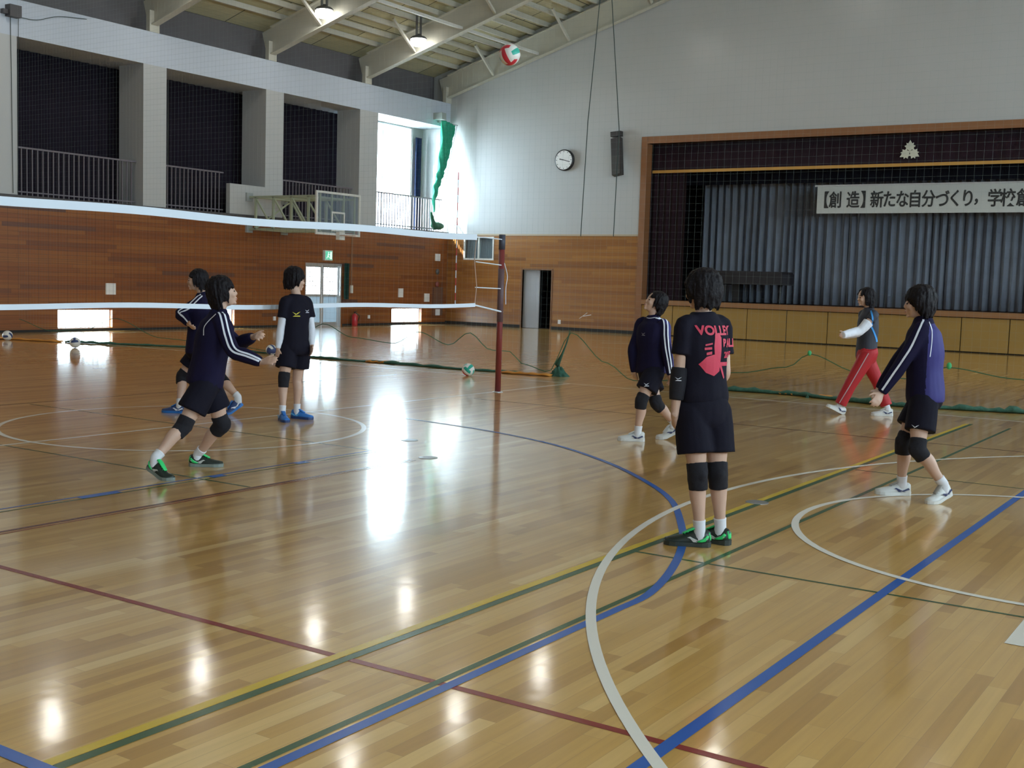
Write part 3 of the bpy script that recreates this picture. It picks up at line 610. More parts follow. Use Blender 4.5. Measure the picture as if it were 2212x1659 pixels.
for yy in (24.42, 25.86):
    b = B()
    for z in (3.78, 2.86): bar(b, (XW+.02, yy, z), (bx-.06, yy, z), .06, .06)
    for k, x in enumerate((XW+.3, XW+1.0, XW+1.7, XW+2.35)):
        bar(b, (x, yy, 2.86), (x, yy, 3.78), .06, .06)
        if k < 3: bar(b, (x, yy, 3.76), (x+.68, yy, 2.88), .04, .04)
    link('side_truss', b, GREENP, bb)
b = B()
for x, w_ in ((XW+.3, .09), (XW+1.0, .07), (XW+1.7, .09), (XW+2.35, .09)):
    bar(b, (x, 24.42, 3.78), (x, 25.86, 3.78), w_, .06); bar(b, (x, 24.42, 2.86), (x, 25.86, 2.86), w_, .06)
bar(b, (XW+.3, 24.42, 2.88), (XW+.3, 25.86, 3.76), .04, .04); link('cross_frame', b, GREENP, bb)
for yy in (24.42, 25.86):
    for za, zc in ((2.76, 2.98), (3.66, 3.9)): link('wall_plate', box(B(), XW, XW+.06, yy-.12, yy+.12, za, zc), mat('grey_plate', (.3, .33, .33), .5), bb)
b = B()
for yy in (24.42, 24.9, 25.4, 25.86): bar(b, (bx-.05, yy, z0+.03), (bx-.05, yy, z1-.03), .045, .04)
link('board_upright', b, GREENP, bb)

# ---------------------------------------------------------------- volleyball net
NX = -9.31; N0, N1 = 3.2, 13.2
vn = thing('volleyball_net', (NX, 8.2, 1.2), 'white-banded volleyball net crossing the left half of the hall', 'net')
def sagz(y, z): return z - .03*(1-((y-8.2)/5)**2)*(z/2.2) + .012*math.sin(y*1.9)
def band(za, zb, w_=.012):
    b = B(); n = 40; q = []
    for i in range(n+1):
        y = N0+(N1-N0)*i/n; q.append([b.verts.new((NX+dx, y, sagz(y, z))) for dx, z in ((-w_, za), (w_, za), (w_, zb), (-w_, zb))])
    for i in range(n):
        for k in range(4): b.faces.new((q[i][k], q[i][(k+1) % 4], q[i+1][(k+1) % 4], q[i+1][k]))
    b.faces.new(q[0][::-1]); b.faces.new(q[-1]); return b
link('top_band', band(2.125, 2.205), TAPE, vn); link('bottom_band', band(1.215, 1.265), TAPE, vn)
b = B(); y = N0+.05
while y < N1: bar(b, (NX, y, sagz(y, 1.26)), (NX, y, sagz(y, 2.13)), .0009); y += .1
for k in range(1, 9):
    z = 1.25+k*.1; box(b, NX-.0007, NX+.0007, N0, N1, z-.02045, z-.01955)
m_ = link('mesh', b, NBLK, vn); m_['kind'] = 'stuff'
b = B(); tube(b, [(NX, N1, 1.22), (NX+.01, N1+.02, 1.5), (NX-.01, N1-.02, 1.85), (NX, N1, 2.15)], .006); link('side_cord', b, mat('tan_cord', (.45, .33, .26), .8), vn)
for za, zb in ((2.17, 2.16), (1.83, 1.80), (1.48, 1.47)):
    b = B(); tube(b, [(NX, N1, za), (NX+.02, 13.8, zb)], .007); link('tie_cord', b, TAPE, vn)
b = B(); tube(b, [(NX, N1-.02, 1.24), (NX+.03, 13.85, 1.14)], .012); link('tie_cord', b, TAPE, vn)
b = B(); tube(b, crv([(NX+.05, 13.83, 1.83), (NX+.06, 13.9, 1.65), (NX+.06, 13.87, 1.48), (NX+.06, 13.88, 1.25)], 4), .006); link('loose_cord', b, TAPE, vn)
an = thing('antenna', (NX-.02, 12.78, 1.2), 'red and white striped antenna rod on the volleyball net', 'antenna')
for k in range(18):
    z = 1.2+k*.1; b = B(); tube(b, [(NX-.025, 12.78, z), (NX-.025, 12.78, z+.1)], .006, 8); link('rod_band', b, [TAPE, mat('antenna_red', (.5, .03, .03), .5)][k % 2], an)
def post(y, lb):
    t = thing('net_post', (NX, y, 0), lb, 'post', 'net posts')
    b = B(); tube(b, [(NX, y, .0), (NX, y, 2.1)], .042, 18); link('pole', b, REDP, t, True)
    b = B(); tube(b, [(NX, y, 1.0), (NX, y, 1.75)], .044, 18); link('worn_sleeve', b, mat('worn_post_grey', (.12, .07, .08), .5), t, True)
    b = B(); tube(b, [(NX, y, 2.02), (NX, y, 2.23)], .046, 18); link('top_cap', b, mat('post_cap_dark', (.05, .055, .08), .5), t, True)
    b = B(); lathe(b, (NX, y, 0), [(.075, .0), (.075, .006), (.05, .012)], 20); link('base_ring', b, ALU, t)
    return t
post(13.83, 'dark red net post standing in the middle of the hall'); 
q = post(2.57, 'dark red net post beyond the left edge of the frame')

# ---------------------------------------------------------------- green dividing net
NY = 16.8
SCAL = [(-25.2, .35), (-23.8, .12), (-22.6, .2), (-21.5, .5), (-20.0, .15), (-18.5, .12), (-17.6, .1), (-16.9, .06), (-16.1, .3), (-15.36, .66), (-14.65, .44), (-13.65, .38), (-13.06, .62), (-12.38, .42), (-11.95, .66), (-11.48, .38), (-11.1, .38), (-10.8, .18), (-10.3, .08), (-9.87, .76), (-9.19, .3), (-8.7, .05), (-7.9, .1), (-6.9, .3), (-6.14, .43), (-5.81, .65), (-5.1, .43), (-4.4, .38), (-3.83, .58), (-2.99, .48), (-1.5, .3), (0, .5), (2, .2), (6.4, .4)]
def zb(x):
    for (a, za), (b_, zc) in zip(SCAL, SCAL[1:]):
        if a <= x <= b_:
            t = (x-a)/(b_-a); t = t*t*(3-2*t) if 1 else t; return za+(zc-za)*t
    return .3
dn = thing('divider_net', (XM, NY, 0), 'fine green dividing net hung across the hall behind the volleyball court', 'net')
b = B(); x = -25.0; ZT = 8.6
while x < 6.4:
    bar(b, (x, NY, zb(x)), (x, NY, ZT), .0008); x += .11
for k in range(1, 79):
    z = k*.11
    if z > .7: box(b, -25.0, 6.4, NY-.00045, NY+.00045, z-.00045, z+.00045)
    else:
        x = -25.0
        while x < 6.4:
            if zb(x) < z: box(b, x, x+.11, NY-.00045, NY+.00045, z-.00045, z+.00045)
            x += .11
o = link('mesh', b, NETB, dn); o['kind'] = 'stuff'
b = B(); P = []; x = -25.0
while x < 6.4: P.append((x, NY, zb(x))); x += .12
tube(b, P, .007, 5); link('hem_rope', b, NETG, dn)
b = B(); tube(b, [(-9.76, NY, 2.35), (-9.7, NY, 4.2), (-9.5, NY, 6.9), (-9.45, NY, 8.6)], .007, 6); tube(b, [(-9.15, NY, 2.35), (-9.12, NY, 4.05), (-9.36, NY, 6.3), (-9.4, NY, 8.6)], .007, 6); link('hanging_rope', b, CORDD, dn)
b = B(); tube(b, [(-25.0, NY, 8.6), (6.4, NY, 8.6)], .012, 6); link('top_wire', b, CORDD, dn)
def skirt(pts, r, m, nm, seed):
    P = crv(pts, 10); b = B(); Q = []; Rr = []
    for i, p in enumerate(P):
        k = .6+.7*abs(noise.noise(V((i*.37, seed, 0))))*2; h = r*k
        Q.append((p[0], p[1]+.06*noise.noise(V((i*.21, seed+3, 0))), h*.75)); Rr.append((h*1.5, h*.75))
    loft(b, Q, Rr, (0, 1, 0), 10, 1)
    return link(nm, b, m, dn, True)
NETP = mat('bunched_green_net', (.035, .11, .075), .9, var=.5, vscale=20, bump=.8, bscale=60)
skirt([(-21.6, 15.6), (-20.2, 16.2), (-18.6, 16.9), (-17.0, 16.8), (-15.4, 16.7), (-13.6, 16.75), (-12.0, 16.75), (-11.0, 17.0)], .035, NETP, 'bunched_hem', 1)
skirt([(-8.0, 16.7), (-7.2, 16.9), (-6.2, 17.0), (-5.2, 16.75), (-4.3, 16.6), (-3.4, 16.9), (-2.6, 17.1), (-1, 17.0), (2, 17), (6, 16.9)], .05, NETP, 'bunched_hem', 2)
ORB = mat('orange_tarp', (.55, .22, .03), .8, var=.3, vscale=6)
for a, b_ in (((-23.3, 15.1), (-21.7, 15.55)), ((-18.9, 17.1), (-18.2, 17.05)), ((-14.2, 16.72), (-13.6, 16.8)), ((-11.2, 16.75), (-10.3, 16.9)), ((-6.35, 17.05), (-6.1, 17.05)), ((-5.7, 17.0), (-5.5, 16.95))):
    bm = B(); n = 8; Q = [(a[0]+(b_[0]-a[0])*i/n, a[1]+(b_[1]-a[1])*i/n, .018+.01*(i % 2)) for i in range(n+1)]
    loft(bm, Q, [(.07+.02*(i % 3), .018+.006*(i % 2)) for i in range(n+1)], (0, 1, 0), 8, 1); link('orange_weight', bm, ORB, dn, True)
def heap(c, s, h, seed):
    b = B(); r = bmesh.ops.create_icosphere(b, subdivisions=4, radius=1)
    for v in b.verts:
        n_ = noise.noise(v.co*2.3+V((seed, 0, 0)))*.5+noise.noise(v.co*6+V((seed, 0, 0)))*.18
        p = v.co*(1+n_); z = max(0, p.z*h)
        k = (z/h) if h else 0
        v.co = V((c[0]+p.x*s*(1-.55*min(1, max(0, k))), c[1]+p.y*s*.7*(1-.5*min(1, max(0, k))), z))
    return link('net_bundle', b, NETP, dn, True)
heap((-10.25, 17.05), .17, .16, 3); heap((-8.3, 16.75), .18, .09, 8); heap((-5.81, NY), .03, .04, 5)
b = B(); ell(b, (-5.81, NY, .66), (.03, .03, .04)); ell(b, (-3.83, NY, .6), (.035, .03, .05)); link('net_knot', b, mat('bright_green_cord', (.05, .4, .15), .7), dn, True)
b = B(); loft(b, [(-10.25, 17.0, .2), (-10.1, 16.9, .38), (-9.98, 16.85, .6), (-9.9, NY, .8)], [(.04, .05), (.022, .02), (.012, .012), (.006, .006)], (0, 1, 0), 10, 4); link('gathered_net', b, NETP, dn, True)
# gathered net at the corner window
gn = thing('gathered_net', (-25.05, 33.3, 3.3), 'bright green net gathered and hanging in front of the bright corner window', 'net')
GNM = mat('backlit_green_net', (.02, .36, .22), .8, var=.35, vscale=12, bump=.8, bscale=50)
b = B(); loft(b, [(-24.95, 33.5, 7.02), (-24.95, 33.45, 6.75), (-24.95, 33.3, 6.0), (-24.95, 33.1, 5.3), (-24.95, 32.85, 4.7), (-24.95, 32.75, 4.3), (-24.95, 32.78, 3.9)], [(.36, .1), (.33, .1), (.24, .09), (.15, .08), (.11, .06), (.08, .05), (.04, .03)], (0, 1, 0), 30, 6)
for v in b.verts: v.co += V((.05*math.sin(v.co.y*38+v.co.z*2), .012*noise.noise(v.co*9), 0))
link('drape', b, GNM, gn, True)
b = B(); loft(b, [(-25.1, 32.8, 3.9), (-25.1, 32.95, 3.55), (-25.1, 33.1, 3.4)], [(.04, .04), (.09, .07), (.14, .1)], (0, 1, 0), 12, 3); ell(b, (-25.15, 33.25, 3.45), (.14, .35, .13)); link('net_pile', b, NETG, gn, True)
b = B(); tube(b, [(-24.95, 33.2, 7.02), (-24.95, 34.4-.35, 7.02)], .008); tube(b, crv([(-24.95, 34.0, 7.02), (-24.97, 33.6, 5.6), (-25.0, 33.4, 4.6)], 5), .006); link('cord', b, CORDD, gn)
b = B(); box(b, XW, XW+.38, 33.1, 33.35, 7.12, 7.35); box(b, XW, XW+.2, 33.35, 33.6, 7.05, 7.22); link('bracket', b, mat('pale_bracket', (.35, .4, .38), .5), gn)

# ---------------------------------------------------------------- volleyballs
BM_ = [mat('ball_white', (.72, .7, .66), .45), mat('ball_red', (.55, .03, .05), .45), mat('ball_green', (.02, .38, .28), .45), mat('ball_navy', (.03, .05, .15), .45)]
def ball(c, rot, lb, cols):
    b = B(); r0 = .105; n = 12; grid = {}
    M = Matrix.Rotation(rot[0], 3, 'X') @ Matrix.Rotation(rot[1], 3, 'Y') @ Matrix.Rotation(rot[2], 3, 'Z')
    for f in range(6):
        ax = f//2; sg = 1 if f % 2 else -1
        vs = {}
        for i in range(n+1):
            for j in range(n+1):
                u = -1+2*i/n; w_ = -1+2*j/n; u = math.tan(u*PI/4); w_ = math.tan(w_*PI/4)
                p = [0, 0, 0]; p[ax] = sg; p[(ax+1) % 3] = u; p[(ax+2) % 3] = w_
                d = V(p).normalized(); seam = min(abs(i-4), abs(i-8)) == 0 or i in (0, n) or j in (0, n)
                vs[i, j] = b.verts.new(V(c)+M @ d*(r0*(.985 if seam else 1)))
        for i in range(n):
            for j in range(n):
                fc = b.faces.new((vs[i, j], vs[i+1, j], vs[i+1, j+1], vs[i, j+1])); fc.material_index = cols[ax][i//4]
    bmesh.ops.remove_doubles(b, verts=b.verts, dist=.0004)
    return tag(link('volleyball', b, BM_, origin=(c[0], c[1], c[2]), smooth=True), lb, 'ball', 'volleyballs')
ball((-6.58, 9.81, 3.80), (.15, 1.25, .25), 'red white and green volleyball in mid-air below the roof', ((1, 0, 1), (0, 1, 0), (0, 2, 0)))
ball((-11.2, 15.75, .105), (.3, .8, .1), 'white and green volleyball on the floor left of the net post', ((0, 2, 0), (1, 0, 2), (0, 2, 0)))
ball((-20.05, 14.7, .105), (.2, .1, .9), 'white and navy volleyball on the floor before the left low window', ((0, 3, 3), (0, 0, 3), (0, 3, 0)))
ball((-22.74, 15.0, .105), (.7, .2, .3), 'pale volleyball lying at the far left edge', ((0, 3, 0), (0, 0, 3), (0, 0, 0)))
ball((-16.5, 16.55, .105), (.1, 2.0, .1), 'pale volleyball on the dark net hem, beside a player\'s hand', ((0, 3, 0), (0, 3, 3), (3, 3, 0)))

# joints of the seven players, in metres
POSE = {
 'P1': dict(pelvis=(-7.041,6.361,0.762), neck=(-6.995,6.443,1.261), head=(-6.979,6.469,1.410), hipL=(-7.109,6.412,0.732), hipR=(-6.972,6.310,0.732), shL=(-7.134,6.512,1.187), shR=(-6.870,6.349,1.187), ankR=(-7.075,5.895,0.160), ankL=(-7.293,6.507,0.100), kneeR=(-7.045,6.136,0.382), kneeL=(-7.048,6.536,0.363), elbR=(-6.710,6.328,0.976), wriR=(-6.491,6.415,0.901), tipR=(-6.342,6.412,0.935), elbL=(-6.953,6.606,1.012), wriL=(-6.738,6.562,1.079), tipL=(-6.601,6.506,1.109), toeR=(0.988,0.146,0.070), toeL=(0.784,0.621,0.000), fT=(0.525,0.852,0.000), fH=(0.664,0.748,0.000), fP=(0.597,0.803,0.000)),
 'P2': dict(pelvis=(-10.102,9.015,0.748), neck=(-10.113,9.067,1.321), head=(-10.172,9.044,1.473), hipL=(-10.055,8.944,0.718), hipR=(-10.148,9.086,0.718), shL=(-10.015,8.938,1.246), shR=(-10.208,9.181,1.246), ankR=(-10.228,8.853,0.100), ankL=(-9.706,9.229,0.200), kneeR=(-10.313,8.957,0.400), kneeL=(-9.900,9.174,0.381), elbR=(-10.093,9.277,0.993), wriR=(-10.308,9.334,0.956), tipR=(-10.443,9.387,0.912), elbL=(-10.222,8.840,1.106), wriL=(-10.024,8.799,1.003), tipL=(-9.891,8.747,0.949), toeR=(-0.879,-0.476,0.000), toeL=(-0.597,-0.803,0.110), fT=(-0.784,-0.621,-0.000), fH=(-0.727,-0.687,-0.000), fP=(-0.835,-0.551,-0.000)),
 'P3': dict(pelvis=(-9.010,9.399,0.825), neck=(-9.040,9.435,1.353), head=(-9.060,9.438,1.512), hipL=(-8.978,9.479,0.795), hipR=(-9.042,9.319,0.795), shL=(-9.014,9.573,1.277), shR=(-9.058,9.286,1.277), ankR=(-8.993,9.200,0.105), ankL=(-9.020,9.454,0.105), kneeR=(-9.016,9.239,0.450), kneeL=(-9.037,9.465,0.437), elbR=(-9.077,9.248,0.999), wriR=(-9.074,9.206,0.775), tipR=(-9.076,9.189,0.622), elbL=(-8.955,9.588,1.010), wriL=(-8.877,9.517,0.808), tipL=(-8.809,9.447,0.691), toeR=(0.850,-0.525,0.000), toeL=(0.972,0.231,0.000), fT=(0.987,-0.150,0.000), fH=(0.525,0.852,0.000), fP=(0.928,-0.369,0.000)),
 'P4': dict(pelvis=(-5.378,10.795,0.760), neck=(-5.402,10.830,1.251), head=(-5.397,10.848,1.393), hipL=(-5.306,10.750,0.730), hipR=(-5.451,10.840,0.730), shL=(-5.250,10.780,1.176), shR=(-5.547,10.869,1.176), ankR=(-5.197,10.983,0.180), ankL=(-5.399,10.584,0.105), kneeR=(-5.298,10.774,0.378), kneeL=(-5.380,10.592,0.412), elbR=(-5.597,10.783,0.929), wriR=(-5.563,10.780,0.673), tipR=(-5.600,10.881,0.569), elbL=(-5.177,10.709,0.931), wriL=(-5.122,10.715,0.678), tipL=(-5.162,10.818,0.576), toeR=(-0.835,-0.551,0.080), toeL=(-0.879,-0.476,0.000), fT=(-0.287,-0.959,-0.000), fH=(-0.664,-0.748,-0.000), fP=(-0.525,-0.852,-0.000)),
 'P5': dict(pelvis=(-2.943,6.636,0.851), neck=(-2.986,6.666,1.416), head=(-3.000,6.670,1.541), hipL=(-2.989,6.561,0.821), hipR=(-2.897,6.710,0.821), shL=(-3.048,6.528,1.339), shR=(-2.913,6.796,1.339), ankR=(-2.820,6.692,0.105), ankL=(-2.891,6.539,0.105), kneeR=(-2.842,6.663,0.432), kneeL=(-2.916,6.534,0.433), elbR=(-2.878,6.789,1.048), wriR=(-3.007,6.902,0.904), tipR=(-3.000,6.767,0.826), elbL=(-3.053,6.501,1.050), wriL=(-3.056,6.469,0.786), tipL=(-3.103,6.565,0.673), toeR=(-0.992,0.116,0.000), toeL=(-0.917,-0.397,0.000), fT=(-0.892,0.449,0.000), fH=(-0.957,0.287,0.000), fP=(-0.850,0.525,0.000)),
 'P6': dict(pelvis=(-4.477,15.119,0.813), neck=(-4.492,15.166,1.360), head=(-4.537,15.151,1.501), hipL=(-4.430,15.048,0.783), hipR=(-4.523,15.190,0.783), shL=(-4.383,15.047,1.285), shR=(-4.596,15.272,1.285), ankR=(-4.193,15.201,0.100), ankL=(-4.726,14.911,0.100), kneeR=(-4.339,15.211,0.423), kneeL=(-4.605,14.950,0.400), elbR=(-4.519,15.132,1.073), wriR=(-4.638,14.941,1.035), tipR=(-4.686,14.797,1.012), elbL=(-4.507,14.910,1.089), wriL=(-4.644,14.734,1.039), tipL=(-4.642,14.583,1.025), toeR=(-0.879,-0.476,0.000), toeL=(-0.727,-0.687,-0.070), fT=(-0.727,-0.687,-0.000), fH=(-0.784,-0.621,-0.000), fP=(-0.835,-0.551,-0.000)),
 'P7': dict(pelvis=(-2.283,9.295,0.825), neck=(-2.335,9.318,1.379), head=(-2.376,9.303,1.491), hipL=(-2.263,9.210,0.795), hipR=(-2.303,9.379,0.795), shL=(-2.297,9.160,1.303), shR=(-2.359,9.469,1.303), ankR=(-2.420,9.296,0.100), ankL=(-2.082,9.189,0.140), kneeR=(-2.412,9.239,0.417), kneeL=(-2.267,9.089,0.400), elbR=(-2.525,9.399,1.063), wriR=(-2.655,9.345,0.804), tipR=(-2.668,9.237,0.692), elbL=(-2.414,9.094,1.053), wriL=(-2.549,9.038,0.806), tipL=(-2.560,8.913,0.714), toeR=(-0.879,-0.476,0.000), toeL=(-0.449,-0.895,0.050), fT=(-0.979,-0.197,0.000), fH=(-0.948,-0.315,0.000), fP=(-0.972,-0.231,0.000)),
}
# ================================================================ people
def remeshed(bm, vox, smooth=4, noise_amp=0, noise_f=8, fac=.5, stretch=None, seed=0):
    me = bpy.data.meshes.new('t'); bmesh.ops.recalc_face_normals(bm, faces=bm.faces); bm.to_mesh(me); bm.free()
    o = bpy.data.objects.new('t', me); COL.objects.link(o)
    r = o.modifiers.new('r', 'REMESH'); r.mode = 'VOXEL'; r.voxel_size = vox
    if smooth: s = o.modifiers.new('s', 'SMOOTH'); s.iterations = smooth; s.factor = fac
    bpy.context.view_layer.update()
    m2 = bpy.data.meshes.new_from_object(o.evaluated_get(bpy.context.evaluated_depsgraph_get()))
    bpy.data.objects.remove(o); bpy.data.meshes.remove(me)
    if noise_amp:
        nr = [v.normal.copy() for v in m2.vertices]
        for v, n_ in zip(m2.vertices, nr):
            p = v.co*noise_f
            if stretch: p = V((p.x*stretch[0], p.y*stretch[1], p.z*stretch[2]))
            v.co += n_*noise_amp*(noise.noise(p+V((seed, 0, 0)))+.5*noise.noise(p*2.3))
    return m2
def bvh_of(me): return BVHTree.FromPolygons([v.co.copy() for v in me.vertices], [tuple(p.vertices) for p in me.polygons])
def ribbon(bvh, pts, view, wd, off=.004, n=8, thick=.002):
    """a strip lying on a garment along a path, found by dropping its edges onto the cloth from outside"""
    P = [V(p) for p in crv(pts, n)]; view = V(view).normalized(); bm = B(); rows = []
    for i, p in enumerate(P):
        t = (P[min(i+1, len(P)-1)]-P[max(i-1, 0)]).normalized(); s = t.cross(view)
        if s.length < .05: continue
        s.normalize(); row = []
        for e in (-1, -.33, .33, 1):
            q = p+s*wd/2*e; h = bvh.ray_cast(q+view*.35, -view, .6)
            if h[0] is None: row = None; break
            row.append(h[0]+h[1]*off)
        rows.append(row)
    for a, b_ in zip(rows, rows[1:]):
        if a and b_ and all((x-y).length < .12 for x, y in zip(a, b_)):
            va = [bm.verts.new(x) for x in a]; vb = [bm.verts.new(x) for x in b_]
            for k in range(3): bm.faces.new((va[k], va[k+1], vb[k+1], vb[k]))
    bmesh.ops.remove_doubles(bm, verts=bm.verts, dist=.0002)
    return bm
def decal(bvh, polys, origin, U, W, view, off=.004):
    """flat shapes (u,w polygons) printed onto a garment seen from direction view"""
    bm = B()
    for poly in polys:
        try: bm.faces.new([bm.verts.new((p[0], p[1], 0)) for p in poly])
        except ValueError: pass
    bmesh.ops.triangulate(bm, faces=bm.faces)
    return press(bvh, bm, origin, U, W, view, off)
def press(bvh, bm, origin, U, W, view, off=.004):
    for _ in range(2):
        es = [e for e in bm.edges if e.calc_length() > .03]
        if es: bmesh.ops.subdivide_edges(bm, edges=es, cuts=1, use_grid_fill=False); bmesh.ops.triangulate(bm, faces=bm.faces)
    O = V(origin); U = V(U); W = V(W); view = V(view).normalized(); kill = []
    for v in bm.verts:
        q = O+U*v.co.x+W*v.co.y; h = bvh.ray_cast(q+view*.4, -view, .7)
        if h[0] is None or h[1].dot(view) < .08: kill.append(v); v.co = q
        else: v.co = h[0]+h[1]*off
    bmesh.ops.delete(bm, geom=kill, context='VERTS'); return bm
def mark(bvh, origin, view, size, up=(0, 0, 1)):
    """small winged chest mark"""
    view = V(view).normalized(); U = V(up).cross(view).normalized(); W = view.cross(U); s = size
    polys = [[(-.5*s, .25*s), (-.1*s, .05*s), (.0, -.05*s), (-.15*s, -.05*s)], [(-.45*s, -.3*s), (.45*s, -.3*s), (.4*s, -.18*s), (-.2*s, -.18*s)], [(-.2*s, -.12*s), (.1*s, -.02*s), (.5*s, .3*s), (.15*s, .15*s), (-.05*s, .0)]]
    return decal(bvh, polys, V(origin), U, W, view, .005)

def hand(bm, wr, tip, thumb, nrm, curl=.5, s=1.0, spread=1.0):
    """palm, four bent fingers and a thumb rooted at the wrist; nrm is the palm side"""
    wr = V(wr); d = (V(tip)-wr).normalized(); th = V(thumb); th = (th-d*th.dot(d)).normalized(); nm = d.cross(th)
    if nm.dot(V(nrm)) < 0: nm = -nm
    loft(bm, [wr-d*.03, wr+d*.01, wr+d*.04*s, wr+d*.075*s, wr+d*.088*s], [(.026*s, .019*s), (.027*s, .017*s), (.036*s, .015*s), (.039*s, .013*s), (.034*s, .01*s)], th, 12, 2)
    for k, (o, L_) in enumerate(((.029, .068), (.0095, .076), (-.0105, .071), (-.029, .056))):
        p = wr+d*(.078-.004*abs(k-1))*s+th*o*s; P = [p-d*.02*s, p]; a = 0; dd = d+th*(o*1.6*spread)
        dd.normalize()
        for f, c in ((.45, .5), (.3, .9), (.25, .7)):
            a += curl*c; P.append(P[-1]+(dd*math.cos(a)+nm*math.sin(a))*L_*f*s)
        loft(bm, P, [(.0088*s, .0085*s), (.009*s, .0088*s), (.0086*s, .0082*s), (.008*s, .0078*s), (.0055*s, .0055*s)], th, 8, 2)
    p = wr+d*.022*s+th*.024*s; dt = (d*.7+th*.75+nm*.25).normalized(); dt2 = (d*.9+th*.3+nm*.4).normalized()
    loft(bm, [p-dt*.01, p+dt*.025*s, p+dt*.045*s+dt2*.006, p+dt*.045*s+dt2*.034*s], [(.013*s, .012*s), (.0115*s, .011*s), (.0098*s, .0095*s), (.0065*s, .006*s)], nm, 8, 2)

def shoe(parent, ank, fdir, lift, cols, s=1.0, lab=None):
    up = V((0, 0, 1)); f = V((fdir[0], fdir[1], 0)).normalized(); l = up.cross(f)
    ang = math.atan2(lift, .15); o = V((ank[0], ank[1], 0)) - f*.055
    piv = V((.165, 0, 0)) if lift >= 0 else V((.03, 0, 0))
    if lift: o = V((ank[0], ank[1], 0))-f*(.055+(.025 if lift > 0 else 0))
    def T(x, y, z):
        if ang:
            x, z = x-piv.x, z; c, s_ = math.cos(ang), math.sin(ang)
            if not (lift > 0 and x > 0): x, z = x*c+z*s_, -x*s_+z*c
            x += piv.x
        return o+f*x*s+l*y*s+up*max(z*s, .001)
    st_ = [(-.014, .016, .085), (0, .033, .098), (.035, .039, .105), (.075, .038, .1), (.11, .041, .085), (.15, .046, .068), (.19, .049, .057), (.225, .042, .05), (.252, .022, .042)]
    b = B(); rings = []
    for x, w_, h in st_:
        r = []
        for k in range(16):
            a = 2*PI*k/16; y = math.cos(a)*w_; zz = math.sin(a); z = .02+(h-.02)*(zz if zz > 0 else 0)*1.0 + (.004*zz if zz < 0 else 0)
            r.append(b.verts.new(T(x, y*(1 if zz < .5 else 1-.3*(zz-.5)), z)))
        rings.append(r)
    for a_, c_ in zip(rings, rings[1:]):
        for k in range(16):
            fc = b.faces.new((a_[k], a_[(k+1) % 16], c_[(k+1) % 16], c_[k]))
    for fc in b.faces:
        pass
    b.faces.new(rings[0][::-1]); b.faces.new(rings[-1])
    sh = link('shoe', b, cols[0], parent, True)
    if lab: sh['label'] = lab
    b = B(); rings = []
    for x, w_, h in [(-.018, .012, 0)]+[(a-.001 if i else a-.003, w2*1.02+.001, 0) for i, (a, w2, _) in enumerate(st_)]+[(.258, .012, 0)]:
        tz = .026+(.006 if x < .03 else 0)
        rings.append([b.verts.new(T(x, y, z)) for y, z in ((-w_, .001), (w_, .001), (w_*1.02, tz), (-w_*1.02, tz))])
    for a_, c_ in zip(rings, rings[1:]):
        for k in range(4): b.faces.new((a_[k], a_[(k+1) % 4], c_[(k+1) % 4], c_[k]))
    b.faces.new(rings[0][::-1]); b.faces.new(rings[-1]); link('sole', b, cols[1], sh)
    # tongue and laces
    b = B(); loft(b, [T(.05, 0, .112), T(.08, 0, .106), T(.12, 0, .086), T(.15, 0, .072)], [(.02, .008), (.024, .008), (.022, .007), (.016, .005)], l, 8, 2)
    for x, z in ((.078, .113), (.098, .105), (.118, .094), (.136, .084)): tube(b, [T(x, -.024, z-.012), T(x, 0, z), T(x, .024, z-.012)], .0025, 5)
    link('laces', b, cols[2], sh, True)
    if len(cols) > 4:
        b = B(); loft(b, [T(-.012, 0, .04), T(-.01, 0, .06), T(-.002, 0, .085)], [(.017, .007), (.019, .008), (.015, .007)], l, 10, 2)
        for sg in (1, -1): loft(b, [T(.0, sg*.033, .07), T(.02, sg*.041, .045), T(.06, sg*.044, .034)], [(.009, .004), (.012, .004), (.004, .003)], up, 6, 2)
        link('heel_patch', b, cols[4], sh, True)
    # side mark on both sides
    b = B()
    for sg in (1, -1):
        for P in ([(.03, .03), (.055, .034), (.12, .056), (.105, .062)], [(.06, .03), (.085, .03), (.11, .058), (.1, .06)], [(.0, .05), (.045, .034), (.06, .04), (.01, .064)]):
            b.faces.new([b.verts.new(T(x, sg*(.0425+(.006 if x > .1 else 0)-.2*max(0, z-.045)), z)) for x, z in P])
    link('side_mark', b, cols[3], sh)
    return sh

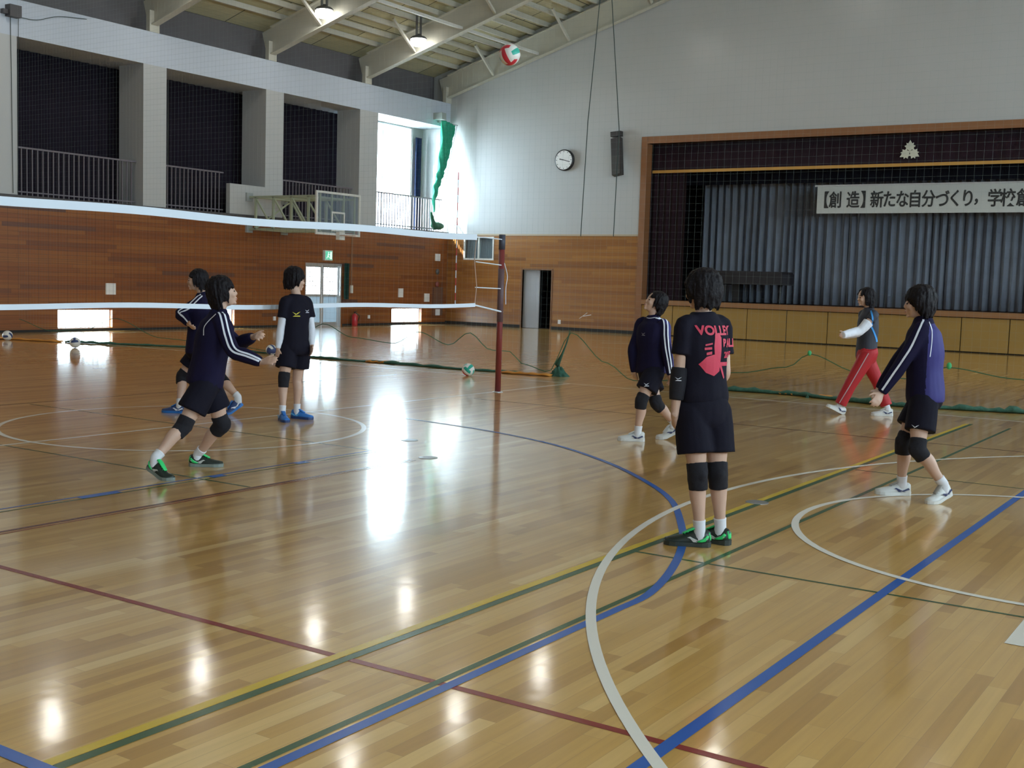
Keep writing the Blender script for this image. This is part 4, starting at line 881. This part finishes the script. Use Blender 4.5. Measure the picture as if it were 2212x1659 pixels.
def person(J, label, top, sleeve, shoe_cols, pads=(1, 1), facepitch=0, pants=None, trim=None, hair=1.0, s=1.0, curl=(.4, .4), seed=1, bob=0, tuck=False):
    J = {k: V(v) for k, v in J.items()}
    pe, ne, he = J['pelvis'], J['neck'], J['head']; fT, fH, fP = J['fT'], J['fH'], J['fP']; up = V((0, 0, 1))
    lT, lP = up.cross(fT), up.cross(fP)
    root = thing('person', ((J['ankL'].x+J['ankR'].x)/2, (J['ankL'].y+J['ankR'].y)/2, 0), label, 'person', 'volleyball players')
    sp = (ne-pe).normalized(); H = (ne-pe).length
    tr = lambda t: pe+(ne-pe)*t
    # ---- body: one skin
    b = B()
    loft(b, [tr(-.16), tr(0), tr(.25), tr(.5), tr(.78), tr(.93), ne], [(.13, .09), (.15, .105), (.118, .088), (.13, .095), (.15, .09), (.09, .06), (.05, .05)], (lT+lP)/2, 18, 3)
    hf = (V((fH.x, fH.y, 0)).normalized()*math.cos(math.radians(facepitch))+up*math.sin(math.radians(facepitch))); hl = up.cross(fH).normalized(); hu = hf.cross(hl)
    P = lambda x, y, z: he+hf*x+hl*y+hu*z
    loft(b, [ne-sp*.04, ne+up*.02, P(-.02, 0, -.05), P(-.015, 0, 0)], [(.058, .055), (.05, .05), (.05, .052), (.05, .05)], hl, 14, 3)
    ell(b, P(-.004, 0, .035), (.097, .077, .088), hf, hl, 20, 14)
    loft(b, [P(.03, 0, .05), P(.035, 0, .0), P(.034, 0, -.045), P(.037, 0, -.082), P(.04, 0, -.1)], [(.072, .062), (.07, .06), (.06, .052), (.042, .036), (.022, .022)], hl, 18, 3)
    loft(b, [P(.086, 0, .02), P(.095, 0, -.006), P(.101, 0, -.02), P(.09, 0, -.032)], [(.008, .008), (.01, .009), (.013, .009), (.01, .006)], hl, 8, 3)
    for sg in (1, -1):
        ell(b, P(.068, sg*.038, -.022), (.022, .026, .024), hf, hl, 10, 8); ell(b, P(.078, sg*.03, .03), (.014, .022, .007), hf, hl, 10, 6)
        loft(b, [P(.005, sg*.078, .012), P(-.005, sg*.084, .0), P(.003, sg*.08, -.03)], [(.016, .007), (.019, .008), (.009, .006)], hf, 8, 3)
    ell(b, P(.088, 0, -.052), (.012, .02, .006), hf, hl, 10, 6); ell(b, P(.086, 0, -.066), (.011, .017, .006), hf, hl, 10, 6); ell(b, P(.074, 0, -.09), (.014, .018, .014), hf, hl, 10, 8)
    for S, sg in (('L', 1), ('R', -1)):
        hp, kn, an = J['hip'+S], J['knee'+S], J['ank'+S]; sh_, el, wr, tp = J['sh'+S], J['elb'+S], J['wri'+S], J['tip'+S]
        kf = (kn-(hp+an)/2); kf = kf.normalized() if kf.length > .03 else fP
        mid = hp.lerp(kn, .5)+kf*.012; calf = kn.lerp(an, .35)-kf*.014
        loft(b, [hp-up*.005, hp.lerp(kn, .15), mid, hp.lerp(kn, .85), kn, kn.lerp(an, .12), calf, kn.lerp(an, .7), an, an-up*.04], [(.085, .09), (.084, .086), (.072, .074), (.056, .057), (.052, .054), (.05, .05), (.052, .053), (.037, .039), (.031, .034), (.031, .04)], lP, 16, 3)
        ft = V((J['toe'+S].x, J['toe'+S].y, 0)).normalized()
        if not J['toe'+S].z: loft(b, [an-up*.05-ft*.015, an-up*.055+ft*.03, an-up*.07+ft*.11], [(.026, .024), (.03, .024), (.032, .014)], up.cross(ft), 10, 2)
        loft(b, [ne-sp*.06+lT*sg*.05, sh_, sh_.lerp(el, .35), sh_.lerp(el, .8), el, el.lerp(wr, .22), el.lerp(wr, .7), wr, wr.lerp(tp, .1)], [(.038, .04), (.044, .048), (.041, .043), (.035, .037), (.035, .036), (.036, .038), (.027, .03), (.022, .027), (.02, .026)], lT, 14, 3)
        d = (tp-wr).normalized(); thd = fT*.6+up*.8
        if d.z < -.8: thd = fT
        hand(b, wr, tp, thd, -lT*sg+fT*.1, curl[0 if S == 'L' else 1])
    for v in b.verts: pass
    link('body', remeshed(b, .0065, 3), SKIN, root, True)
    # ---- eyes, brows, mouth
    for sg in (1, -1):
        b = B(); ell(b, P(.0855, sg*.031, .004), (.008, .014, .006), hf, hl, 10, 8); link('eye', b, EYEM, root, True)
        b = B(); loft(b, [P(.09, sg*.016, .026), P(.09, sg*.033, .031), P(.079, sg*.05, .026)], [(.003, .003)]*3, up, 6, 3); link('eyebrow', b, HAIR, root, True)
    b = B(); ell(b, P(.0925, 0, -.059), (.007, .016, .006), hf, hl, 12, 8); link('mouth', b, LIPM, root, True)
    # ---- hair
    b = B(); h = hair; rnd = random.Random(seed)
    ell(b, P(-.018, 0, .05), (.1*h, .09*h, .092*h), hf, hl, 20, 14)
    ell(b, P(-.05, 0, -.005), (.068*h, .08*h, .085*h), hf, hl, 18, 12)
    for k in range(34):       # locks from the crown over sides, back and brow
        a = math.radians(-152+304*k/33+rnd.uniform(-4, 4)) + PI
        ca, sa = math.cos(a), math.sin(a); front = ca
        low = (-.1-bob) if front < -.1 else (-.055-bob*.8 if front < .5 else .035)
        low += rnd.uniform(-.014, .014); rr = 1+rnd.uniform(-.03, .06)
        Q = [P(-.02+.03*ca, .03*sa, .125*h), P(-.015+.075*ca*rr, .07*sa*rr, .1*h), P(-.012+.1*ca*rr, .088*h*sa*rr, .05), P(-.012+.102*ca*rr*(1 if front < .5 else 1.0), .09*h*sa*rr, (.05+low)/2), P(-.014+(.09 if front < .5 else .1)*ca, .082*h*sa, low)]
        loft(b, Q, [(.016, .012), (.022, .014), (.021, .013), (.017, .011), (.006, .005)], hl, 7, 3)
    link('hair', remeshed(b, .006, 1, .007, 55, .4, (1, 1, .3), seed), HAIR, root, True)
    # ---- shorts or trousers
    b = B(); low = pants or SHORTS
    loft(b, [tr(.2), tr(.08), tr(-.03), tr(-.16), tr(-.24)], [(.135, .1), (.155, .118), (.17, .13), (.165, .125), (.12, .1)], lP, 20, 3)
    for S, sg in (('L', 1), ('R', -1)):
        hp, kn, an = J['hip'+S], J['knee'+S], J['ank'+S]
        if pants: loft(b, [hp+up*.06, hp, hp.lerp(kn, .5), kn, kn.lerp(an, .5), kn.lerp(an, .9)], [(.1, .105), (.105, .11), (.09, .095), (.078, .08), (.073, .076), (.072, .075)], lP, 16, 3)
        else:
            e = hp.lerp(kn, .66); loft(b, [hp+up*.05, hp, hp.lerp(kn, .35), e], [(.085, .09), (.1, .105), (.108, .112), (.112, .116)], lP, 18, 3)
    me = remeshed(b, .009, 4, .006, 7, .5, (1, 1, .5), seed); bh = bvh_of(me)
    lo_o = link('track_trousers' if pants else 'shorts', me, low, root, True)
    if trim and 'shortmark' in trim:
        S = trim['shortmark']; hp, kn = J['hip'+S], J['knee'+S]; c = hp.lerp(kn, .46); vw = TOCAM(c)
        link('white_mark', mark(bh, c-up*.0+V(trim.get('smo', (0, 0, 0))), vw, .055), WCL, lo_o)
    if pants:
        c = J['hipL']; link('side_piping', ribbon(bh, [c+up*.02, J['kneeL'], J['ankL']+up*.05], TOCAM(c), .01), mat('grey_piping', (.5, .4, .42), .7), lo_o)
    # ---- upper garment
    b = B(); hem = -.13 if not tuck else .06
    wd = 1.13 if top == 'jacket' else 1.0
    loft(b, [tr(hem-.03), tr(hem+.06), tr(.3), tr(.55), tr(.8), tr(.92), tr(1.01)], [(.158*wd, .12*wd), (.166*wd, .128*wd), (.152*wd, .12*wd), (.162*wd, .128*wd), (.16*wd, .115*wd), (.12, .088), (.072, .07)], (lT*.7+lP*.3).normalized(), 22, 3)
    if top != 'tee': loft(b, [tr(.93), ne+up*.012, ne+up*.035+fH*.004], [(.075, .07), (.064, .062), (.06, .06)], lT, 16, 2)
    for S, sg in (('L', 1), ('R', -1)):
        sh_, el, wr = J['sh'+S], J['elb'+S], J['wri'+S]; root_ = ne-sp*.055+lT*sg*.05
        if sleeve == 'long': loft(b, [root_, sh_+sp*.01, sh_.lerp(el, .4), el, el.lerp(wr, .4), el.lerp(wr, .82), el.lerp(wr, .97)], [(.055, .064), (.06, .064), (.057, .06), (.053, .055), (.052, .054), (.044, .045), (.036, .037)], lT, 16, 3)
        else: loft(b, [root_, sh_+sp*.01, sh_.lerp(el, .3), sh_.lerp(el, .62 if sleeve == 'short' else .3)], [(.05, .062), (.054, .062), (.058, .062), (.064, .067)], lT, 16, 3)
    me = remeshed(b, .009, 4, .009, 6, .5, (1, 1, .55), seed+9); bh = bvh_of(me)
    mt = {'jacket': NAVY, 'tee': BLKC, 'vest': VEST}[top]; g = link({'jacket': 'track_jacket', 'tee': 't_shirt', 'vest': 'sleeveless_jacket'}[top], me, [mt, NAVYB], root, True)
    org = V(root.location)
    if trim and 'bluebits' in trim:
        for p in g.data.polygons:
            c = p.center+org
            if trim['bluebits'](c, J): p.material_index = 1
    tv = TOCAM(ne)
    if trim and 'stripes' in trim:
        S = trim['stripes']; sh_, el, wr = J['sh'+S], J['elb'+S], J['wri'+S]; sg = 1 if S == 'L' else -1
        sd = (el-sh_).cross(tv).normalized()
        for o_ in trim.get('soff', (-.017, .017)):
            pts = [ne+lT*sg*.045-sp*.015+sd*o_, sh_+sp*.05+sd*o_, sh_.lerp(el, .5)+sd*o_, el+sd*o_*.9, el.lerp(wr, .5)+sd*o_*.8, el.lerp(wr, .93)+sd*o_*.6]
            link('sleeve_stripe', ribbon(bh, pts, trim.get('sview', tv+up*.35+lT*sg*.2), trim.get('sw', .013), .005, 8), WCL, g)
    if trim and 'pipe' in trim:
        for pts, wd_ in trim['pipe'](J, tr, lT, fT, sp): link('piping', ribbon(bh, pts, trim.get('pview', tv), wd_, .005), trim.get('pm', WCL), g)
    if trim and 'chest' in trim:
        for c, sz, m_ in trim['chest'](J, tr, lT, fT): link('chest_mark', mark(bh, c, fT*.6+tv*.6, sz), m_, g)
    if trim and 'print' in trim: trim['print'](J, tr, lT, fT, bh, g)
    # ---- sleeves beneath, pads, socks, shoes
    for S, k in (('L', 0), ('R', 1)):
        sh_, el, wr = J['sh'+S], J['elb'+S], J['wri'+S]; kn, an, hp = J['knee'+S], J['ank'+S], J['hip'+S]
        if trim and trim.get('armsleeve'):
            b = B(); r_ = trim['armsleeve']; loft(b, [sh_.lerp(el, .45), el, el.lerp(wr, .4), wr.lerp(J['tip'+S], .0 if r_ < 1.2 else .7)], [(.05*r_, .052*r_), (.042*r_, .044*r_), (.042*r_, .043*r_), (.031*r_, .034*r_)], lT, 16, 4)
            link('arm_sleeve', remeshed(b, .007, 3, .004*r_, 12), WCL, root, True)
        if trim and trim.get('elbowpad') == S:
            b = B(); loft(b, [el.lerp(sh_, .12), el, el.lerp(wr, .35), el.lerp(wr, .62)], [(.047, .05), (.05, .053), (.05, .052), (.043, .045)], lT, 18, 4)
            me = remeshed(b, .007, 2); bh2 = bvh_of(me); ep = link('elbow_pad', me, PADM, root, True)
            link('white_mark', mark(bh2, el.lerp(wr, .12), tv, .04), WCL, ep)
        if not pants:
            if pads[k]:
                b = B(); loft(b, [kn.lerp(hp, .2), kn.lerp(hp, .08), kn, kn.lerp(an, .12), kn.lerp(an, .27)], [(.064, .066), (.064, .066), (.062, .065), (.06, .063), (.056, .059)], lP, 20, 3)
                kf = (kn-(hp+an)/2); kf = kf.normalized() if kf.length > .03 else fP
                ell(b, kn+kf*.022, (.048, .045, .07), kf, lP, 14, 10)
                link('knee_pad', remeshed(b, .007, 4, .003, 20), PADM, root, True)
            b = B(); loft(b, [an-up*.07, an-up*.03, an, an.lerp(kn, .1), an.lerp(kn, .17)], [(.034, .044), (.036, .043), (.036, .039), (.037, .04), (.039, .042)], lP, 14, 3); link('sock', b, SOCKM, root, True)
        else:
            b = B(); loft(b, [an-up*.03, an, an.lerp(kn, .12)], [(.036, .042), (.036, .039), (.037, .04)], lP, 14, 3); link('sock', b, SOCKM, root, True)
        shoe(root, an, J['toe'+S], J['toe'+S].z, shoe_cols, s)
    return root
SHORTS = BLKC
def TOCAM(p): v = V((0, 0, 1.57))-V(p); v.z = 0; return v.normalized()
BLU = mat('blue_shoe', (.02, .16, .5), .45); BLUD = mat('dark_blue_shoe', (.02, .05, .16), .45); GRN = mat('bright_green_shoe', (.03, .6, .16), .45); BKS = mat('black_shoe', (.015, .025, .02), .4)
WSH = mat('white_shoe', (.62, .62, .6), .4); WSOLE = mat('white_sole', (.66, .66, .64), .5); NVS = mat('navy_shoe_mark', (.03, .04, .12), .4); SIL = mat('silver_shoe_mark', (.5, .52, .5), .35); LBS = mat('light_blue_shoe', (.1, .4, .7), .4)
def logo1(J, tr, lT, fT): return [(tr(.62)-lT*.07+fT*.1, .09, mat('yellow_mark', (.7, .6, .05), .6)), (tr(.68)+lT*.07+fT*.1, .06, WCL)]
person(POSE['P1'], 'person with green-tongued dark shoes, knees bent, arms reaching out to the right', 'jacket', 'long', (BKS, mat('grey_sole', (.2, .24, .22), .5), GRN, SIL, GRN), facepitch=12, hair=1.08, bob=.025, seed=1, curl=(.7, .35),
       trim=dict(stripes='R', pipe=lambda J, tr, lT, fT, sp: [([tr(.98)-lT*.05-fT*.03, tr(.8)-lT*.08-fT*.1, tr(.65)-lT*.1-fT*.1], .006)]))
person(POSE['P2'], 'person in blue shoes behind the net, facing left, half hidden by the bending player', 'jacket', 'long', (BLUD, BLU, BLU, WCL), hair=.98, bob=.01, seed=2, curl=(.5, .5), trim=dict(stripes='L'))
person(POSE['P3'], 'person in black shirt and white arm sleeves standing, head turned to the glazed door', 'tee', 'short', (BLU, BLUD, BLU, LBS), pads=(0, 1), facepitch=-4, hair=1.16, seed=3, curl=(.3, .3), trim=dict(armsleeve=1.0, chest=logo1))
person(POSE['P4'], 'person in striped navy jacket looking up, stepping left in white shoes', 'jacket', 'long', (WSH, WSOLE, WSH, NVS), facepitch=26, hair=1.02, seed=4, curl=(.5, .5),
       trim=dict(stripes='L', shortmark='L', smo=(-.02, -.02, 0), bluebits=lambda c, J: (c-J['neck']).dot(J['fT']) < .035 and (c-J['neck']).dot(V((0,0,1)).cross(J['fT'])) > .1 and c.z > J['wriL'].z-.02,
                 chest=lambda J, tr, lT, fT: [(tr(.66)-lT*.01+fT*.1, .05, mat('faint_mark', (.3, .3, .34), .7))],
                 pipe=lambda J, tr, lT, fT, sp: [([tr(1.0)+lT*.055+fT*.03, tr(.985)+fT*.068+lT*.02, tr(.99)+fT*.06-lT*.03], .006)], pm=WCL))
def shirt_print(J, tr, lT, fT, bh, g):
    view = -fT; U = -lT; W = V((0, 0, 1)); O = tr(.62)-fT*.1+U*.02
    def word(body, x, y, size, sx=1.0, bold=.004):
        me = text_mesh(body, size, bold); b = B(); b.from_mesh(me)
        mn = min(v.co.x for v in b.verts); 
        for v in b.verts: v.co = V((x+(v.co.x-mn)*sx, y+v.co.y, 0))
        bpy.data.meshes.remove(me)
        link('shirt_print', press(bh, b, O, U, W, view, .004), PRINT, g)
    word('VOLLEY', -.14, .11, .074, 1.0, .003); word('BALL', .035, .035, .068, 1.0, .003); word('2015', .04, -.035, .05, .95, .002)
    fig = [[(-.03, .09), (-.0, .1), (.02, .07), (.015, .0), (.005, -.08), (-.035, -.06), (-.04, .02)],
           [(-.13, -.09), (-.09, -.045), (-.04, -.03), (.005, -.07), (.0, -.13), (-.04, -.16), (-.09, -.14)],
           [(.0, -.1), (.02, -.1), (.05, -.17), (.04, -.18)], [(-.02, -.075), (.16, -.08), (.16, -.1), (.0, -.1)],
           [(-.095, .03), (-.05, .04), (-.05, .03), (-.095, .02)], [(-.1, .01), (-.055, .015), (-.055, .0), (-.1, -.005)], [(-.09, -.02), (-.055, -.012), (-.055, -.03), (-.09, -.035)]]
    link('shirt_print', decal(bh, fig, O, U, W, view, .0035), PRINT, g)
person(POSE['P5'], 'person seen from behind in the right foreground, black shirt with red print', 'tee', 'short', (BKS, mat('dark_sole', (.03, .04, .035), .5), GRN, SIL, GRN), hair=1.12, seed=5, curl=(.5, .4), s=1.04, tuck=True, trim=dict(elbowpad='L', **{'print': shirt_print}))
person(POSE['P6'], 'person in red track trousers and white sleeves walking left before the stage', 'vest', 'none', (WSH, WSOLE, WSH, NVS), pants=REDC, hair=1.0, bob=.045, seed=6, curl=(.9, .9),
       trim=dict(armsleeve=1.35, pm=CYAN, pipe=lambda J, tr, lT, fT, sp: [([tr(.97)+lT*.06, tr(.8)+lT*.13+fT*.01, tr(.62)+lT*.14+fT*.02], .02), ([tr(.62)+lT*.14+fT*.03, tr(.45)+lT*.14-fT*.02, tr(.25)+lT*.14-fT*.06, tr(.02)+lT*.14-fT*.07], .02), ([tr(-.04)+lT*.13+fT*.08, tr(-.07)+lT*.15, tr(-.07)+lT*.13-fT*.08], .008)]))
person(POSE['P7'], 'person in navy and bright blue jacket at the right, arms held low together', 'jacket', 'long', (WSH, WSOLE, mat('grey_lace', (.35, .33, .3), .6), NVS), hair=1.18, seed=7, curl=(.6, .6),
       trim=dict(stripes='L', soff=(0,), sw=.014, shortmark='L', smo=(-.04, 0, -.04), bluebits=lambda c, J: (c-J['neck']).dot(J['fT']) < -.035-.0*c.z and c.z < J['neck'].z-.03 and (c-(J['pelvis']+J['neck'])/2).dot(J['fT']) < -.03,
                 pipe=lambda J, tr, lT, fT, sp: [([tr(.97)+lT*.05-fT*.04, tr(.85)+lT*.1-fT*.06, tr(.7)+lT*.13-fT*.06, tr(.5)+lT*.14-fT*.045], .006)]))
